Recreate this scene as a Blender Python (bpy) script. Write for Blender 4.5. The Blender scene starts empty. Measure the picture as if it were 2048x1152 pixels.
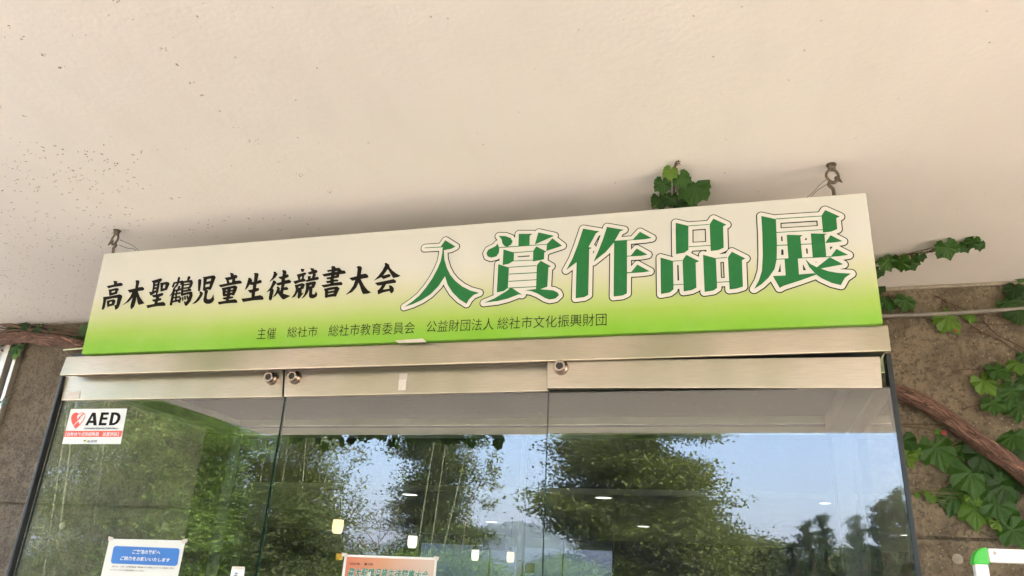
import bpy, bmesh, math, random
import numpy as np
from math import radians, sin, cos, pi
from mathutils import Vector, Matrix
random.seed(7); RNG = np.random.default_rng(11)
S = bpy.context.scene
COL = S.collection

# ------------------------------------------------------------------ camera
EYE = 1.55
F_PX, PITCH, YAW, ROLL = 1485.7, 0.373188, 0.296608, -0.0548179   # focal length in pixels of a 2048 px wide frame

def cam_dir(cx, cy_, cz):            # right, forward, up  ->  world
    cr, sr = cos(ROLL), sin(ROLL)
    x, y, z = cr*cx + sr*cz, cy_, -sr*cx + cr*cz
    cp, sp = cos(PITCH), sin(PITCH)
    y, z = cp*y - sp*z, sp*y + cp*z
    c, s = cos(YAW), sin(YAW)
    return Vector((c*x - s*y, s*x + c*y, z))

cam_data = bpy.data.cameras.new('camera')
cam = bpy.data.objects.new('camera', cam_data); COL.objects.link(cam)
r_, f_, u_ = cam_dir(1, 0, 0), cam_dir(0, 1, 0), cam_dir(0, 0, 1)
M = Matrix((r_, u_, -f_)).transposed().to_4x4(); M.translation = Vector((0, 0, EYE))
cam.matrix_world = M
cam_data.sensor_width = 36; cam_data.lens = F_PX/2048*36
cam_data.clip_start = 0.05; cam_data.clip_end = 3000
S.camera = cam

# ------------------------------------------------------------------ light
SUN_EL, SUN_AZ = radians(48), radians(62)       # azimuth from +Y towards +X : high over the right end of the building
w = bpy.data.worlds.new('World'); S.world = w; w.use_nodes = True
nt = w.node_tree; nt.nodes.clear()
sky = nt.nodes.new('ShaderNodeTexSky'); sky.sky_type = 'NISHITA'; sky.sun_disc = False
sky.sun_elevation = SUN_EL; sky.sun_rotation = SUN_AZ; sky.air_density = 1.0; sky.dust_density = 4.5; sky.ozone_density = 3.0
bg = nt.nodes.new('ShaderNodeBackground'); bg.inputs[1].default_value = 0.15
wo = nt.nodes.new('ShaderNodeOutputWorld')
nt.links.new(sky.outputs[0], bg.inputs[0]); nt.links.new(bg.outputs[0], wo.inputs[0])
sd = bpy.data.lights.new('sun', 'SUN'); sd.energy = 3.4; sd.angle = radians(3); sd.color = (1, .95, .90)
sun = bpy.data.objects.new('sun', sd); COL.objects.link(sun)
tosun = Vector((sin(SUN_AZ)*cos(SUN_EL), cos(SUN_AZ)*cos(SUN_EL), sin(SUN_EL)))
sun.rotation_euler = tosun.to_track_quat('Z', 'Y').to_euler()
S.view_settings.view_transform = 'Standard'; S.view_settings.look = 'None'
S.view_settings.gamma = 1; S.view_settings.use_curve_mapping = False
S.view_settings.exposure = 3.68
S.render.engine = 'CYCLES'
S.cycles.use_adaptive_sampling = False; S.cycles.max_bounces = 10; S.cycles.diffuse_bounces = 5; S.cycles.glossy_bounces = 5
S.cycles.transparent_max_bounces = 24; S.cycles.caustics_reflective = False; S.cycles.caustics_refractive = False

# ------------------------------------------------------------------ placing helpers
def ray(px, py):
    return cam_dir((px-1024)/F_PX, 1, -(py-576)/F_PX)
def at(px, py, Y):                    # where the sight line meets the plane y = Y
    d = ray(px, py); return Vector((0, 0, EYE)) + d*(Y/d.y)
def atz(px, py, Z):                   # where it meets the plane z = Z
    d = ray(px, py); return Vector((0, 0, EYE)) + d*((Z-EYE)/d.z)
GLASS_Y = 2.40
def mir(px, py, D):                   # a place outdoors that the door glass shows, D metres along y
    d = ray(px, py); p = d*(D/d.y)
    return Vector((p.x, 2*GLASS_Y - D, EYE + p.z))

# ------------------------------------------------------------------ materials
class Mat:
    def __init__(s, name):
        s.m = bpy.data.materials.new(name); s.m.use_nodes = True
        s.t = s.m.node_tree; s.b = s.t.nodes['Principled BSDF']; s.out = s.t.nodes['Material Output']
        s._c = None
    def n(s, typ, **kw):
        o = s.t.nodes.new(typ)
        for k, v in kw.items(): setattr(o, k, v)
        return o
    def l(s, a, b): s.t.links.new(a, b)
    def co(s, scale=(1,1,1), kind='Object', rot=(0,0,0)):
        tc = s.n('ShaderNodeTexCoord'); mp = s.n('ShaderNodeMapping')
        mp.inputs['Scale'].default_value = scale; mp.inputs['Rotation'].default_value = rot
        s.l(tc.outputs[kind], mp.inputs[0]); return mp.outputs[0]
    def noise(s, scale, detail=4, rough=.6, vec=None, dist=0):
        o = s.n('ShaderNodeTexNoise'); o.inputs['Scale'].default_value = scale
        o.inputs['Detail'].default_value = detail; o.inputs['Roughness'].default_value = rough
        o.inputs['Distortion'].default_value = dist
        s.l(vec if vec is not None else s.co(), o.inputs['Vector']); return o.outputs[0]
    def vor(s, scale, vec=None, out='Distance', feature='F1'):
        o = s.n('ShaderNodeTexVoronoi', feature=feature); o.inputs['Scale'].default_value = scale
        s.l(vec if vec is not None else s.co(), o.inputs['Vector']); return o.outputs[out]
    def ramp(s, fac, stops, interp='LINEAR'):
        o = s.n('ShaderNodeValToRGB'); o.color_ramp.interpolation = interp
        e = o.color_ramp.elements
        while len(e) < len(stops): e.new(.5)
        for i, (p, c) in enumerate(stops):
            e[i].position = p; e[i].color = (*c, 1) if len(c) == 3 else c
        s.l(fac, o.inputs[0]); return o.outputs[0]
    def mix(s, fac, a, b, mode='MIX'):
        o = s.n('ShaderNodeMix', data_type='RGBA', blend_type=mode)
        for v, i in ((fac, 0), (a, 6), (b, 7)):
            if isinstance(v, (int, float)): o.inputs[i].default_value = v
            elif isinstance(v, tuple): o.inputs[i].default_value = (*v, 1)
            else: s.l(v, o.inputs[i])
        return o.outputs[2]
    def math(s, op, a, b=0.0):
        o = s.n('ShaderNodeMath', operation=op)
        for i, v in enumerate((a, b)):
            if isinstance(v, (int, float)): o.inputs[i].default_value = v
            else: s.l(v, o.inputs[i])
        return o.outputs[0]
    def set(s, **kw):
        for k, v in kw.items():
            i = s.b.inputs[k.replace('_', ' ')]
            if isinstance(v, (int, float)): i.default_value = v
            elif isinstance(v, tuple): i.default_value = (*v, 1) if len(v) == 3 else v
            else: s.l(v, i)
        return s
    def bump(s, h, strength=.3, dist=.01):
        o = s.n('ShaderNodeBump'); o.inputs['Strength'].default_value = strength; o.inputs['Distance'].default_value = dist
        s.l(h, o.inputs['Height']); s.l(o.outputs[0], s.b.inputs['Normal']); return s

MT = {}
def simple(name, col, rough=.5, metal=0, nscale=30, var=.12, bump=0, spec=.5):
    m = Mat(name); n = m.noise(nscale)
    c = m.ramp(n, [(.3, tuple(x*(1-var) for x in col)), (.7, tuple(min(1, x*(1+var)) for x in col))])
    m.set(Base_Color=c, Roughness=rough, Metallic=metal)
    m.b.inputs['Specular IOR Level'].default_value = spec
    if bump: m.bump(m.noise(nscale*3), bump, .003)
    MT[name] = m.m; return m.m

# soffit paint
m = Mat('soffit_paint')
big = m.noise(.9, 3); fine = m.noise(60, 5); mid = m.noise(6, 4, vec=m.co((1, .35, 1)))
c = m.ramp(big, [(.3, (.79, .725, .655)), (.7, (.83, .77, .70))])
c = m.mix(m.ramp(mid, [(.5, (0, 0, 0)), (.8, (.35, .35, .35))]), c, (.72, .66, .585))
c = m.mix(m.ramp(m.noise(140, 2), [(.68, (0, 0, 0)), (.74, (.5, .5, .5))]), c, (.70, .63, .54))
m.set(Base_Color=c, Roughness=.62); m.bump(m.math('ADD', fine, m.math('MULTIPLY', m.noise(9, 6), 1.5)), .3, .004)
MT['soffit'] = m.m
# concrete
def concrete(name, tone=1.0, warm=0.0):
    m = Mat(name)
    v = m.co()
    n1 = m.noise(1.6, 8, .65, v); n2 = m.noise(9, 8, .7, v); n3 = m.noise(70, 5, .7, v)
    a = tuple(x*tone for x in (.17, .125, .078)); b = tuple(x*tone for x in (.29, .225, .15)); d = tuple(x*tone for x in (.085, .062, .038))
    c = m.mix(n1, a, b)
    c = m.mix(m.ramp(n2, [(.42, (0,0,0)), (.62, (.75,.75,.75))]), c, d)
    c = m.mix(m.ramp(n3, [(.50, (0,0,0)), (.60, (.8,.8,.8))]), c, tuple(x*tone*.5 for x in (.15, .11, .07)))
    st = m.noise(14, 6, .7, m.co((1, 1, .06)))
    c = m.mix(m.ramp(st, [(.52, (0,0,0)), (.7, (.55,.55,.55))]), c, tuple(x*tone for x in (.08, .06, .04)))
    vd = m.vor(85, v); msk = m.vor(85, v, 'Color')
    sep = m.n('ShaderNodeSeparateColor'); m.l(msk, sep.inputs[0])
    peb = m.math('MULTIPLY', m.math('LESS_THAN', vd, .30), m.math('GREATER_THAN', sep.outputs[0], .86))
    peb = m.math('MULTIPLY', peb, m.math('GREATER_THAN', n2, .44))
    c = m.mix(m.math('MULTIPLY', peb, .6), c, tuple(x*tone for x in (.36, .29, .21)))
    vd2 = m.vor(38, v); sep2 = m.n('ShaderNodeSeparateColor'); m.l(m.vor(38, v, 'Color'), sep2.inputs[0])
    hole = m.math('MULTIPLY', m.math('LESS_THAN', vd2, .24), m.math('GREATER_THAN', sep2.outputs[1], .8))
    c = m.mix(hole, c, (.035, .027, .02))
    h = m.math('ADD', m.math('MULTIPLY', n3, .7), m.math('ADD', m.math('MULTIPLY', n2, .8), m.math('MULTIPLY', peb, .5)))
    h = m.math('SUBTRACT', h, m.math('MULTIPLY', hole, 1.0))
    m.set(Base_Color=c, Roughness=.9); m.bump(h, 1.0, .02); MT[name] = m.m
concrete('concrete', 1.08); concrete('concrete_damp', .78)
# speckled interior ceiling board
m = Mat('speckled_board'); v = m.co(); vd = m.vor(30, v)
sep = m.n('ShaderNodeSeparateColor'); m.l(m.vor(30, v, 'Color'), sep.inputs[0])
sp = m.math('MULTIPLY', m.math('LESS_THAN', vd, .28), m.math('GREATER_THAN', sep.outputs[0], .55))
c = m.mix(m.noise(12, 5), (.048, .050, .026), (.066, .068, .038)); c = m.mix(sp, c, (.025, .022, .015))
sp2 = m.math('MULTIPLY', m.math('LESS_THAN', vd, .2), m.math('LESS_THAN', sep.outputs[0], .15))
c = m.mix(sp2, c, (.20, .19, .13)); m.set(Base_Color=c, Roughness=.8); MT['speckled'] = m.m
# brushed steel
def steel(name, col, r=.33):
    m = Mat(name)
    br = m.noise(26, 6, .7, m.co((.5, 1, 14))); cl = m.noise(1.5, 3, .5, m.co((1, 1, .6))); sm = m.noise(9, 6, .7, m.co((.6, 1, 1.5)))
    c = m.mix(m.ramp(cl, [(.35, (0,0,0)), (.65, (1,1,1))]), (col[0]*.66, col[1]*.74, col[2]*.60), (min(1,col[0]*1.25), col[1]*1.20, col[2]*1.28))  # olive and pale clouds: coloured reflections put into the base colour
    c = m.mix(m.ramp(sm, [(.60, (0,0,0)), (.76, (.34,.34,.34))]), c, tuple(x*.62 for x in col))
    c = m.mix(m.ramp(br, [(.35, (.42,.42,.42)), (.55, (0,0,0))]), c, tuple(x*.7 for x in col))
    c = m.mix(m.ramp(m.noise(120, 2), [(.74, (0,0,0)), (.78, (.6,.6,.6))]), c, tuple(x*.45 for x in col))
    rr = m.math('ADD', m.math('MULTIPLY', br, .14), r - .05)
    m.set(Base_Color=c, Metallic=.9, Roughness=rr); m.b.inputs['Anisotropic'].default_value = .6
    m.bump(br, .05, .002); MT[name] = m.m
steel('steel', (.42, .365, .275)); steel('steel_dark', (.34, .36, .22), .3); steel('steel_old', (.15, .12, .09), .42)
simple('gasket_and_shade_black', (.012, .013, .014), .5); simple('dark_bronze', (.018, .019, .018), .4, .4)
simple('chrome_warm', (.44, .36, .30), .22, 1.0, 50, .1); simple('keyhole_dark', (.015, .012, .01), .5)
simple('wire_green', (.05, .07, .035), .5); simple('aluminium_frame', (.55, .48, .40), .45, .6, 20, .1)
simple('panel_grey', (.42, .40, .36), .4, .3, 6, .1)
simple('paper', (.60, .59, .54), .55, 0, 20, .02); simple('paper_white', (.62, .64, .64), .6, 0, 20, .02)
simple('tape', (.52, .45, .39), .35, 0, 40, .05); simple('hook_plastic', (.62, .56, .49), .35, 0, 40, .03)
simple('ink_black', (.010, .008, .006), .8, 0, 20, .1, 0, .12); simple('letter_green', (.020, .135, .040), .7, 0, 40, .05, 0, .15)
simple('outline_dark', (.014, .018, .008), .8, 0, 20, .1, 0, .12); simple('halo_cream', (.56, .535, .49), .45, 0, 10, .015)
simple('red_ink', (.62, .06, .03), .45); simple('blue_ink', (.012, .13, .42), .4, 0, 12, .12); simple('teal_ink', (.015, .16, .11), .45)
simple('yellow_ink', (.7, .6, .05), .45); simple('navy_ink', (.03, .035, .07), .45)
simple('green_plastic', (.05, .42, .03), .38, 0, 30, .06); simple('white_coat', (.74, .71, .67), .35, 0, 20, .03, .05)
simple('cable_grey', (.20, .175, .145), .6, 0, 25, .15, .1)
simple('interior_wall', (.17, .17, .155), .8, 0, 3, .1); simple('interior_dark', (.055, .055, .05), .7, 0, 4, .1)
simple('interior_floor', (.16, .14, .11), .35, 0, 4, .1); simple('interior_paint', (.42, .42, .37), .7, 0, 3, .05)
simple('residue', (.30, .21, .15), .9, 0, 90, .4); simple('twig', (.10, .055, .035), .8, 0, 120, .3, .3)
simple('green_stem', (.16, .13, .05), .6, 0, 120, .3)
simple('plug_mortar', (.26,.215,.165), .9, 0, 60, .2); simple('rust_stain', (.45, .33, .24), .8); simple('culm', (.15, .165, .085), .5, 0, 6, .25)
simple('tree_bark', (.10, .075, .05), .9, 0, 12, .35)
simple('picture_panel', (.05, .07, .11), .5); simple('picture_pale', (.30, .28, .28), .5)

# sign print: cream running into lime green, printed on the board
m = Mat('sign_print'); tc = m.n('ShaderNodeTexCoord'); sx = m.n('ShaderNodeSeparateXYZ'); m.l(tc.outputs['Object'], sx.inputs[0])
# object z = 0 bottom .. .46 top ; the fade sits a little higher to the right
zz = m.math('ADD', sx.outputs[2], m.math('MULTIPLY', sx.outputs[0], .004))
c = m.ramp(m.math('DIVIDE', zz, .46), [(0.0, (.165, .375, .022)), (.08, (.19, .39, .032)), (.20, (.28, .41, .07)), (.32, (.40, .455, .19)), (.44, (.48, .475, .31)), (.54, (.515, .50, .41)), (.66, (.515, .50, .455)), (1.0, (.505, .49, .445))])
c = m.mix(m.ramp(m.noise(3, 4), [(.4, (0,0,0)), (.8, (.12,.12,.12))]), c, (.62, .55, .42))
m.set(Base_Color=c, Roughness=.5); m.b.inputs['Specular IOR Level'].default_value = .2; MT['sign_print'] = m.m
# poster print
m = Mat('poster_print'); tc = m.n('ShaderNodeTexCoord'); sx = m.n('ShaderNodeSeparateXYZ'); m.l(tc.outputs['Object'], sx.inputs[0])
f = m.math('ADD', m.math('MULTIPLY', sx.outputs[0], 2.8), m.math('MULTIPLY', m.noise(9, 4), .25))
c = m.ramp(f, [(.1, (.46, .10, .05)), (.5, (.48, .22, .11)), (1, (.46, .35, .28))])
m.set(Base_Color=c, Roughness=.4); MT['poster_print'] = m.m
# bark
m = Mat('vine_bark'); v = m.co((1, 1, 1), 'UV'); vv = m.co((3, 60, 1), 'UV')
rid = m.math('MULTIPLY', m.math('ABSOLUTE', m.math('SUBTRACT', m.noise(1, 5, .6, m.co((13, 8, 1), 'UV'), 1.2), .5)), 5.0); fine = m.noise(4, 6, .7, m.co((90, 22, 1), 'UV'))
c = m.ramp(rid, [(.03, (.035, .016, .011)), (.18, (.24, .115, .075)), (.8, (.46, .245, .17))])
c = m.mix(m.ramp(fine, [(.4, (.6,.6,.6)), (.6, (0,0,0))]), c, (.17, .09, .065))
m.set(Base_Color=c, Roughness=.85); m.bump(m.math('ADD', m.math('MINIMUM', rid, .6), m.math('MULTIPLY', fine, .3)), 1.0, .015); MT['vine_bark'] = m.m
# ivy leaf with radiating veins
def leafmat(name, a, b):
    m = Mat(name); tc = m.n('ShaderNodeTexCoord'); sx = m.n('ShaderNodeSeparateXYZ'); m.l(tc.outputs['Object'], sx.inputs[0])
    best = None
    for ang in (-115, -55, -22, 0, 22, 55, 115):
        t = radians(-90+ang); nx, ny = -sin(t), cos(t)
        d = m.math('ABSOLUTE', m.math('ADD', m.math('MULTIPLY', sx.outputs[0], nx), m.math('MULTIPLY', sx.outputs[1], ny)))
        al = m.math('ADD', m.math('MULTIPLY', sx.outputs[0], cos(t)), m.math('MULTIPLY', sx.outputs[1], sin(t)))
        d = m.math('ADD', d, m.math('MULTIPLY', m.math('LESS_THAN', al, 0), 9))
        best = d if best is None else m.math('MINIMUM', best, d)
    vein = m.ramp(best, [(0.0, (1,1,1)), (.035, (0,0,0))])
    oi = m.n('ShaderNodeObjectInfo')
    c = m.mix(oi.outputs['Random'], a, b)
    c = m.mix(m.ramp(m.noise(3.5, 5), [(.45, (0,0,0)), (.75, (.5,.5,.5))]), c, tuple(x*.6 for x in a))
    c = m.mix(m.math('MULTIPLY', vein, .3), c, (.09, .15, .03))
    m.set(Base_Color=c, Roughness=.42); m.b.inputs['Specular IOR Level'].default_value = .35
    h = m.math('ADD', m.math('MULTIPLY', best, 5), m.noise(8, 5)); m.bump(h, .35, .05)
    tr = m.n('ShaderNodeBsdfTranslucent'); m.l(m.mix(.35, c, (.10, .24, .015)), tr.inputs[0])
    mx = m.n('ShaderNodeMixShader'); mx.inputs[0].default_value = .3
    m.l(m.b.outputs[0], mx.inputs[1]); m.l(tr.outputs[0], mx.inputs[2]); m.l(mx.outputs[0], m.out.inputs[0]); MT[name] = m.m
leafmat('ivy_leaf', (.018, .068, .006), (.042, .115, .010)); leafmat('ivy_leaf_young', (.075, .165, .012), (.12, .21, .018)); leafmat('ivy_leaf_deep', (.012, .040, .005), (.024, .066, .008))
simple('ivy_leaf_red', (.30, .03, .02), .5)
def foliage(name, a, b, tr_=.35):
    m = Mat(name); g = m.n('ShaderNodeNewGeometry')
    c = m.mix(g.outputs['Random Per Island'], a, b); c = m.mix(m.ramp(m.noise(.9, 2), [(.35, (0,0,0)), (.65, (.7,.7,.7))]), c, tuple(x*.55 for x in a))
    m.set(Base_Color=c, Roughness=.6); m.b.inputs['Specular IOR Level'].default_value = .25
    t = m.n('ShaderNodeBsdfTranslucent'); m.l(c, t.inputs[0]); mx = m.n('ShaderNodeMixShader'); mx.inputs[0].default_value = tr_
    m.l(m.b.outputs[0], mx.inputs[1]); m.l(t.outputs[0], mx.inputs[2]); m.l(mx.outputs[0], m.out.inputs[0]); MT[name] = m.m
foliage('leaf_bamboo', (.13, .18, .04), (.22, .27, .07), .5); foliage('leaf_broad', (.10, .18, .025), (.17, .26, .045), .5)
foliage('leaf_conifer', (.075, .11, .03), (.13, .16, .045), .4); foliage('leaf_pine', (.045, .08, .03), (.075, .11, .04), .3)
foliage('leaf_olive', (.12, .155, .035), (.19, .215, .055), .5)
simple('grass', (.07, .11, .03), .9, 0, 2, .3); simple('hill_wood', (.035, .06, .045), .95, 0, .05, .35)
m = Mat('paving'); v = m.co(); br = m.n('ShaderNodeTexBrick'); m.l(m.co((1,1,1)), br.inputs[0]); br.inputs['Scale'].default_value = 1.6
br.inputs['Color1'].default_value = (.39, .34, .28, 1); br.inputs['Color2'].default_value = (.44, .385, .32, 1); br.inputs['Mortar'].default_value = (.16, .13, .10, 1)
br.inputs['Mortar Size'].default_value = .012
m.set(Base_Color=m.mix(m.ramp(m.noise(8, 6), [(.4, (0,0,0)), (.7, (.5,.5,.5))]), br.outputs[0], (.29, .255, .205)), Roughness=.85); MT['paving'] = m.m
# coated door glass: clear body, mirror-like coat
def glass(name, refl, tint):
    m = Mat(name); t = m.n('ShaderNodeBsdfTransparent'); t.inputs[0].default_value = (*tint, 1)
    g = m.n('ShaderNodeBsdfGlossy'); g.inputs['Roughness'].default_value = 0.0; g.inputs[0].default_value = (.985, .98, 1, 1)
    mx = m.n('ShaderNodeMixShader')
    ge = m.n('ShaderNodeNewGeometry'); dp = m.n('ShaderNodeVectorMath', operation='DOT_PRODUCT')
    m.l(ge.outputs['Normal'], dp.inputs[0]); m.l(ge.outputs['Incoming'], dp.inputs[1])
    sch = m.math('MULTIPLY', m.math('POWER', m.math('SUBTRACT', 1.0, m.math('ABSOLUTE', dp.outputs['Value'])), 5.0), 1-refl)
    dust = m.noise(2.2, 6, .65)
    m.l(m.math('ADD', sch, refl), mx.inputs[0])
    m.l(t.outputs[0], mx.inputs[1]); m.l(g.outputs[0], mx.inputs[2])
    df = m.n('ShaderNodeBsdfDiffuse'); df.inputs[0].default_value = (.6, .58, .52, 1)
    m2 = m.n('ShaderNodeMixShader'); spk = m.ramp(m.noise(70, 3), [(.66, (0,0,0)), (.72, (.05,.05,.05))])
    m.l(m.math('ADD', m.math('MULTIPLY', m.ramp(dust, [(.4, (0,0,0)), (.8, (1,1,1))]), .015), spk), m2.inputs[0])
    m.l(mx.outputs[0], m2.inputs[1]); m.l(df.outputs[0], m2.inputs[2]); m.l(m2.outputs[0], m.out.inputs[0]); MT[name] = m.m
glass('glass_coated', .118, (.86, .90, .86)); glass('glass_plain', .02, (.93, .96, .94)); simple('glass_edge', (.02, .06, .045), .2)
def emis(name, col, st):
    m = Mat(name); m.set(Base_Color=col, Roughness=.4); m.b.inputs['Emission Color'].default_value = (*col, 1); m.b.inputs['Emission Strength'].default_value = st; MT[name] = m.m
glass('glass_tinted', .03, (.25, .26, .31))
emis('lamp_white', (1, .92, .76), .15); emis('lamp_amber', (1, .50, .04), .05); emis('downlight', (1, .98, .93), .35); emis('lamp_warm', (1, .76, .46), .13)

# ------------------------------------------------------------------ object helpers
def obj(name, verts, faces, mat, parent=None, smooth=False, mats=None, fmat=None, uv=None):
    me = bpy.data.meshes.new(name); me.from_pydata([tuple(v) for v in verts], [], faces)
    for k in (mats or [mat]): me.materials.append(MT[k])
    if fmat: me.polygons.foreach_set('material_index', fmat)
    if smooth: me.polygons.foreach_set('use_smooth', [True]*len(me.polygons))
    me.validate(); me.update()
    o = bpy.data.objects.new(name, me); COL.objects.link(o)
    if parent: o.parent = parent
    return o
def tag(o, label, cat=None, group=None, kind=None):
    if label: o['label'] = label
    if cat: o['category'] = cat
    if group: o['group'] = group
    if kind: o['kind'] = kind
    return o
def thing(name, loc, label, cat, group=None):
    o = bpy.data.objects.new(name, None); COL.objects.link(o); o.location = loc; o.empty_display_size = .05
    return tag(o, label, cat, group)
def local(parent, pts):
    b = Vector(parent.location) if parent else Vector((0,0,0))
    return [Vector(p) - b for p in pts]
BOXF = [(0,3,2,1),(4,5,6,7),(0,1,5,4),(1,2,6,5),(2,3,7,6),(3,0,4,7)]
def box(name, x0, x1, y0, y1, z0, z1, mat, parent=None, bev=0, kind=None, label=None):
    v = [(x0,y0,z0),(x1,y0,z0),(x1,y1,z0),(x0,y1,z0),(x0,y0,z1),(x1,y0,z1),(x1,y1,z1),(x0,y1,z1)]
    o = obj(name, local(parent, v), BOXF, mat, parent)
    if bev: bevel(o, bev)
    if kind: o['kind'] = kind
    if label: o['label'] = label
    return o
def bevel(o, wdt, seg=2):
    bm = bmesh.new(); bm.from_mesh(o.data)
    bmesh.ops.bevel(bm, geom=list(bm.edges), offset=wdt, segments=seg, affect='EDGES', profile=.6)
    bm.to_mesh(o.data); bm.free(); o.data.polygons.foreach_set('use_smooth', [False]*len(o.data.polygons))
def slab(name, quad, depth, mat, parent=None, bev=0, mats=None, fmat=None):
    """quad: TL,TR,BR,BL on a y plane; extruded away from the viewer"""
    TL, TR, BR, BL = [Vector(q) for q in quad]; d = Vector((0, depth, 0))
    v = [BL, BR, BR+d, BL+d, TL, TR, TR+d, TL+d]
    o = obj(name, local(parent, v), BOXF, mat, parent, mats=mats, fmat=fmat)
    if bev: bevel(o, bev)
    return o
def pq(Y, *pts): return [at(px, py, Y) for px, py in pts]
def smooth_path(pts, n):
    P = [Vector(p[:3]) for p in pts]; R = [p[3] if len(p) > 3 else None for p in pts]
    out = []; m_ = len(P)
    for i in range(m_-1):
        p0, p1, p2, p3 = P[max(i-1,0)], P[i], P[i+1], P[min(i+2,m_-1)]
        for k in range(n):
            t = k/n
            q = .5*((2*p1) + (p2-p0)*t + (2*p0-5*p1+4*p2-p3)*t*t + (3*p1-p0-3*p2+p3)*t**3)
            out.append((q, None if R[i] is None else R[i]*(1-t)+R[i+1]*t))
    out.append((P[-1], R[-1])); return out
def tube(name, pts, r, mat, parent=None, seg=8, n=4, wob=0, uv=False, closed=False, add=None, smooth=True):
    path = smooth_path(pts, n)
    V, F, UV = [], [], []
    prev = None; L = 0
    base = Vector(parent.location) if parent else Vector((0,0,0))
    for i, (p, rr) in enumerate(path):
        rr = rr if rr is not None else r
        a = path[max(i-1,0)][0]; b = path[min(i+1,len(path)-1)][0]
        t = (b-a).normalized()
        if prev is None: u = t.orthogonal().normalized()
        else: u = (prev - t*prev.dot(t)).normalized()
        prev = u; v_ = t.cross(u)
        if i: L += (p-path[i-1][0]).length
        for k in range(seg):
            th = 2*pi*k/seg; q = rr
            if wob: q = rr*(1 + wob*wobble(L, th))
            V.append(p + (u*cos(th)+v_*sin(th))*q - base); UV.append((k/seg, L))
    for i in range(len(path)-1):
        for k in range(seg):
            F.append((i*seg+k, i*seg+(k+1)%seg, (i+1)*seg+(k+1)%seg, (i+1)*seg+k))
    F.append(tuple(range(seg-1, -1, -1))); F.append(tuple((len(path)-1)*seg+k for k in range(seg)))
    if add is not None:
        o_ = len(add[0]); add[0].extend(V); add[1].extend([tuple(x+o_ for x in f) for f in F]); return None
    o = obj(name, V, F, mat, parent, smooth=smooth)
    if uv:
        ul = o.data.uv_layers.new(name='uv')
        for poly in o.data.polygons:
            ks = [o.data.loops[li].vertex_index for li in poly.loop_indices]
            wrap = max(UV[k][0] for k in ks) - min(UV[k][0] for k in ks) > .5
            for li, k in zip(poly.loop_indices, ks):
                x, y = UV[k]
                if wrap and x < .4: x += 1
                ul.data[li].uv = (x, y)
    return o
_ph = [(random.uniform(3, 9), random.randint(2, 9), random.uniform(0, 6)) for _ in range(9)]
def wobble(L, th):
    s = 0
    for a, b, c in _ph: s += sin(a*L*4 + b*th + c + 1.5*sin(L*9+c))
    return s/len(_ph)*1.6
def lathe(name, prof, centre, mat, parent=None, axis='y', seg=28, tilt=None):
    """prof: (radius, along) ; axis y: along runs towards the viewer (-y)"""
    V, F = [], []
    for r, a in prof:
        for k in range(seg):
            th = 2*pi*k/seg
            V.append(Vector((r*cos(th), -a, r*sin(th))) if axis == 'y' else Vector((r*cos(th), r*sin(th), a)))
    n = len(prof)
    for i in range(n-1):
        for k in range(seg): F.append((i*seg+k, i*seg+(k+1)%seg, (i+1)*seg+(k+1)%seg, (i+1)*seg+k))
    F.append(tuple(range(seg))); F.append(tuple((n-1)*seg+k for k in reversed(range(seg))))
    c = Vector(centre); V = [v+c for v in V]
    o = obj(name, local(parent, V), F, mat, parent, smooth=True)
    try: o.data.set_sharp_from_angle(angle=radians(35))
    except Exception: pass
    return o

# filled flat shapes from a distance field -----------------------------------
def field(polys, holes, X, Z):
    def sd(poly):
        P = np.array(poly); Q = np.roll(P, -1, 0)
        dm = np.full(X.shape, 1e9); ins = np.zeros(X.shape, bool)
        for (ax, az), (bx, bz) in zip(P, Q):
            ex, ez = bx-ax, bz-az; L2 = ex*ex+ez*ez+1e-18
            t = np.clip(((X-ax)*ex+(Z-az)*ez)/L2, 0, 1)
            dm = np.minimum(dm, (X-ax-t*ex)**2+(Z-az-t*ez)**2)
            c = ((az > Z) != (bz > Z))
            with np.errstate(divide='ignore', invalid='ignore'):
                xi = ax + (Z-az)/(bz-az if bz != az else 1e-18)*ex
            ins ^= (c & (X < xi))
        d = np.sqrt(dm); return np.where(ins, -d, d)
    out = np.full(X.shape, 1e9)
    for p in polys: out = np.minimum(out, sd(p))
    for h in holes: out = np.maximum(out, -sd(h))
    return out
def fill(field_, xs, zs, r, y, V, F):
    A = field_ - r; ins = A < 0; nz, nx = A.shape; idx = {}
    def vid(key, x, z):
        if key not in idx: idx[key] = len(V); V.append(Vector((x, y, z)))
        return idx[key]
    full = ins[:-1,:-1] & ins[1:,:-1] & ins[:-1,1:] & ins[1:,1:]
    anyi = ins[:-1,:-1] | ins[1:,:-1] | ins[:-1,1:] | ins[1:,1:]
    for j in range(nz-1):
        row = full[j]; i = 0
        w_ = np.nonzero(np.diff(np.concatenate(([0], row.view(np.int8), [0]))))[0]
        for a, b in zip(w_[::2], w_[1::2]):
            F.append((vid((a,j),xs[a],zs[j]), vid((b,j),xs[b],zs[j]), vid((b,j+1),xs[b],zs[j+1]), vid((a,j+1),xs[a],zs[j+1])))
    J, I = np.nonzero(anyi & ~full)
    for j, i in zip(J, I):
        cs = [(i,j),(i+1,j),(i+1,j+1),(i,j+1)]; poly = []
        for k in range(4):
            p, q = cs[k], cs[(k+1)%4]; a, b = A[p[1],p[0]], A[q[1],q[0]]
            if a < 0: poly.append(vid(p, xs[p[0]], zs[p[1]]))
            if (a < 0) != (b < 0):
                t = a/(a-b); key = (min(p,q), max(p,q))
                poly.append(vid(key, xs[p[0]]*(1-t)+xs[q[0]]*t, zs[p[1]]*(1-t)+zs[q[1]]*t))
        if len(poly) >= 3: F.append(tuple(poly))
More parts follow.
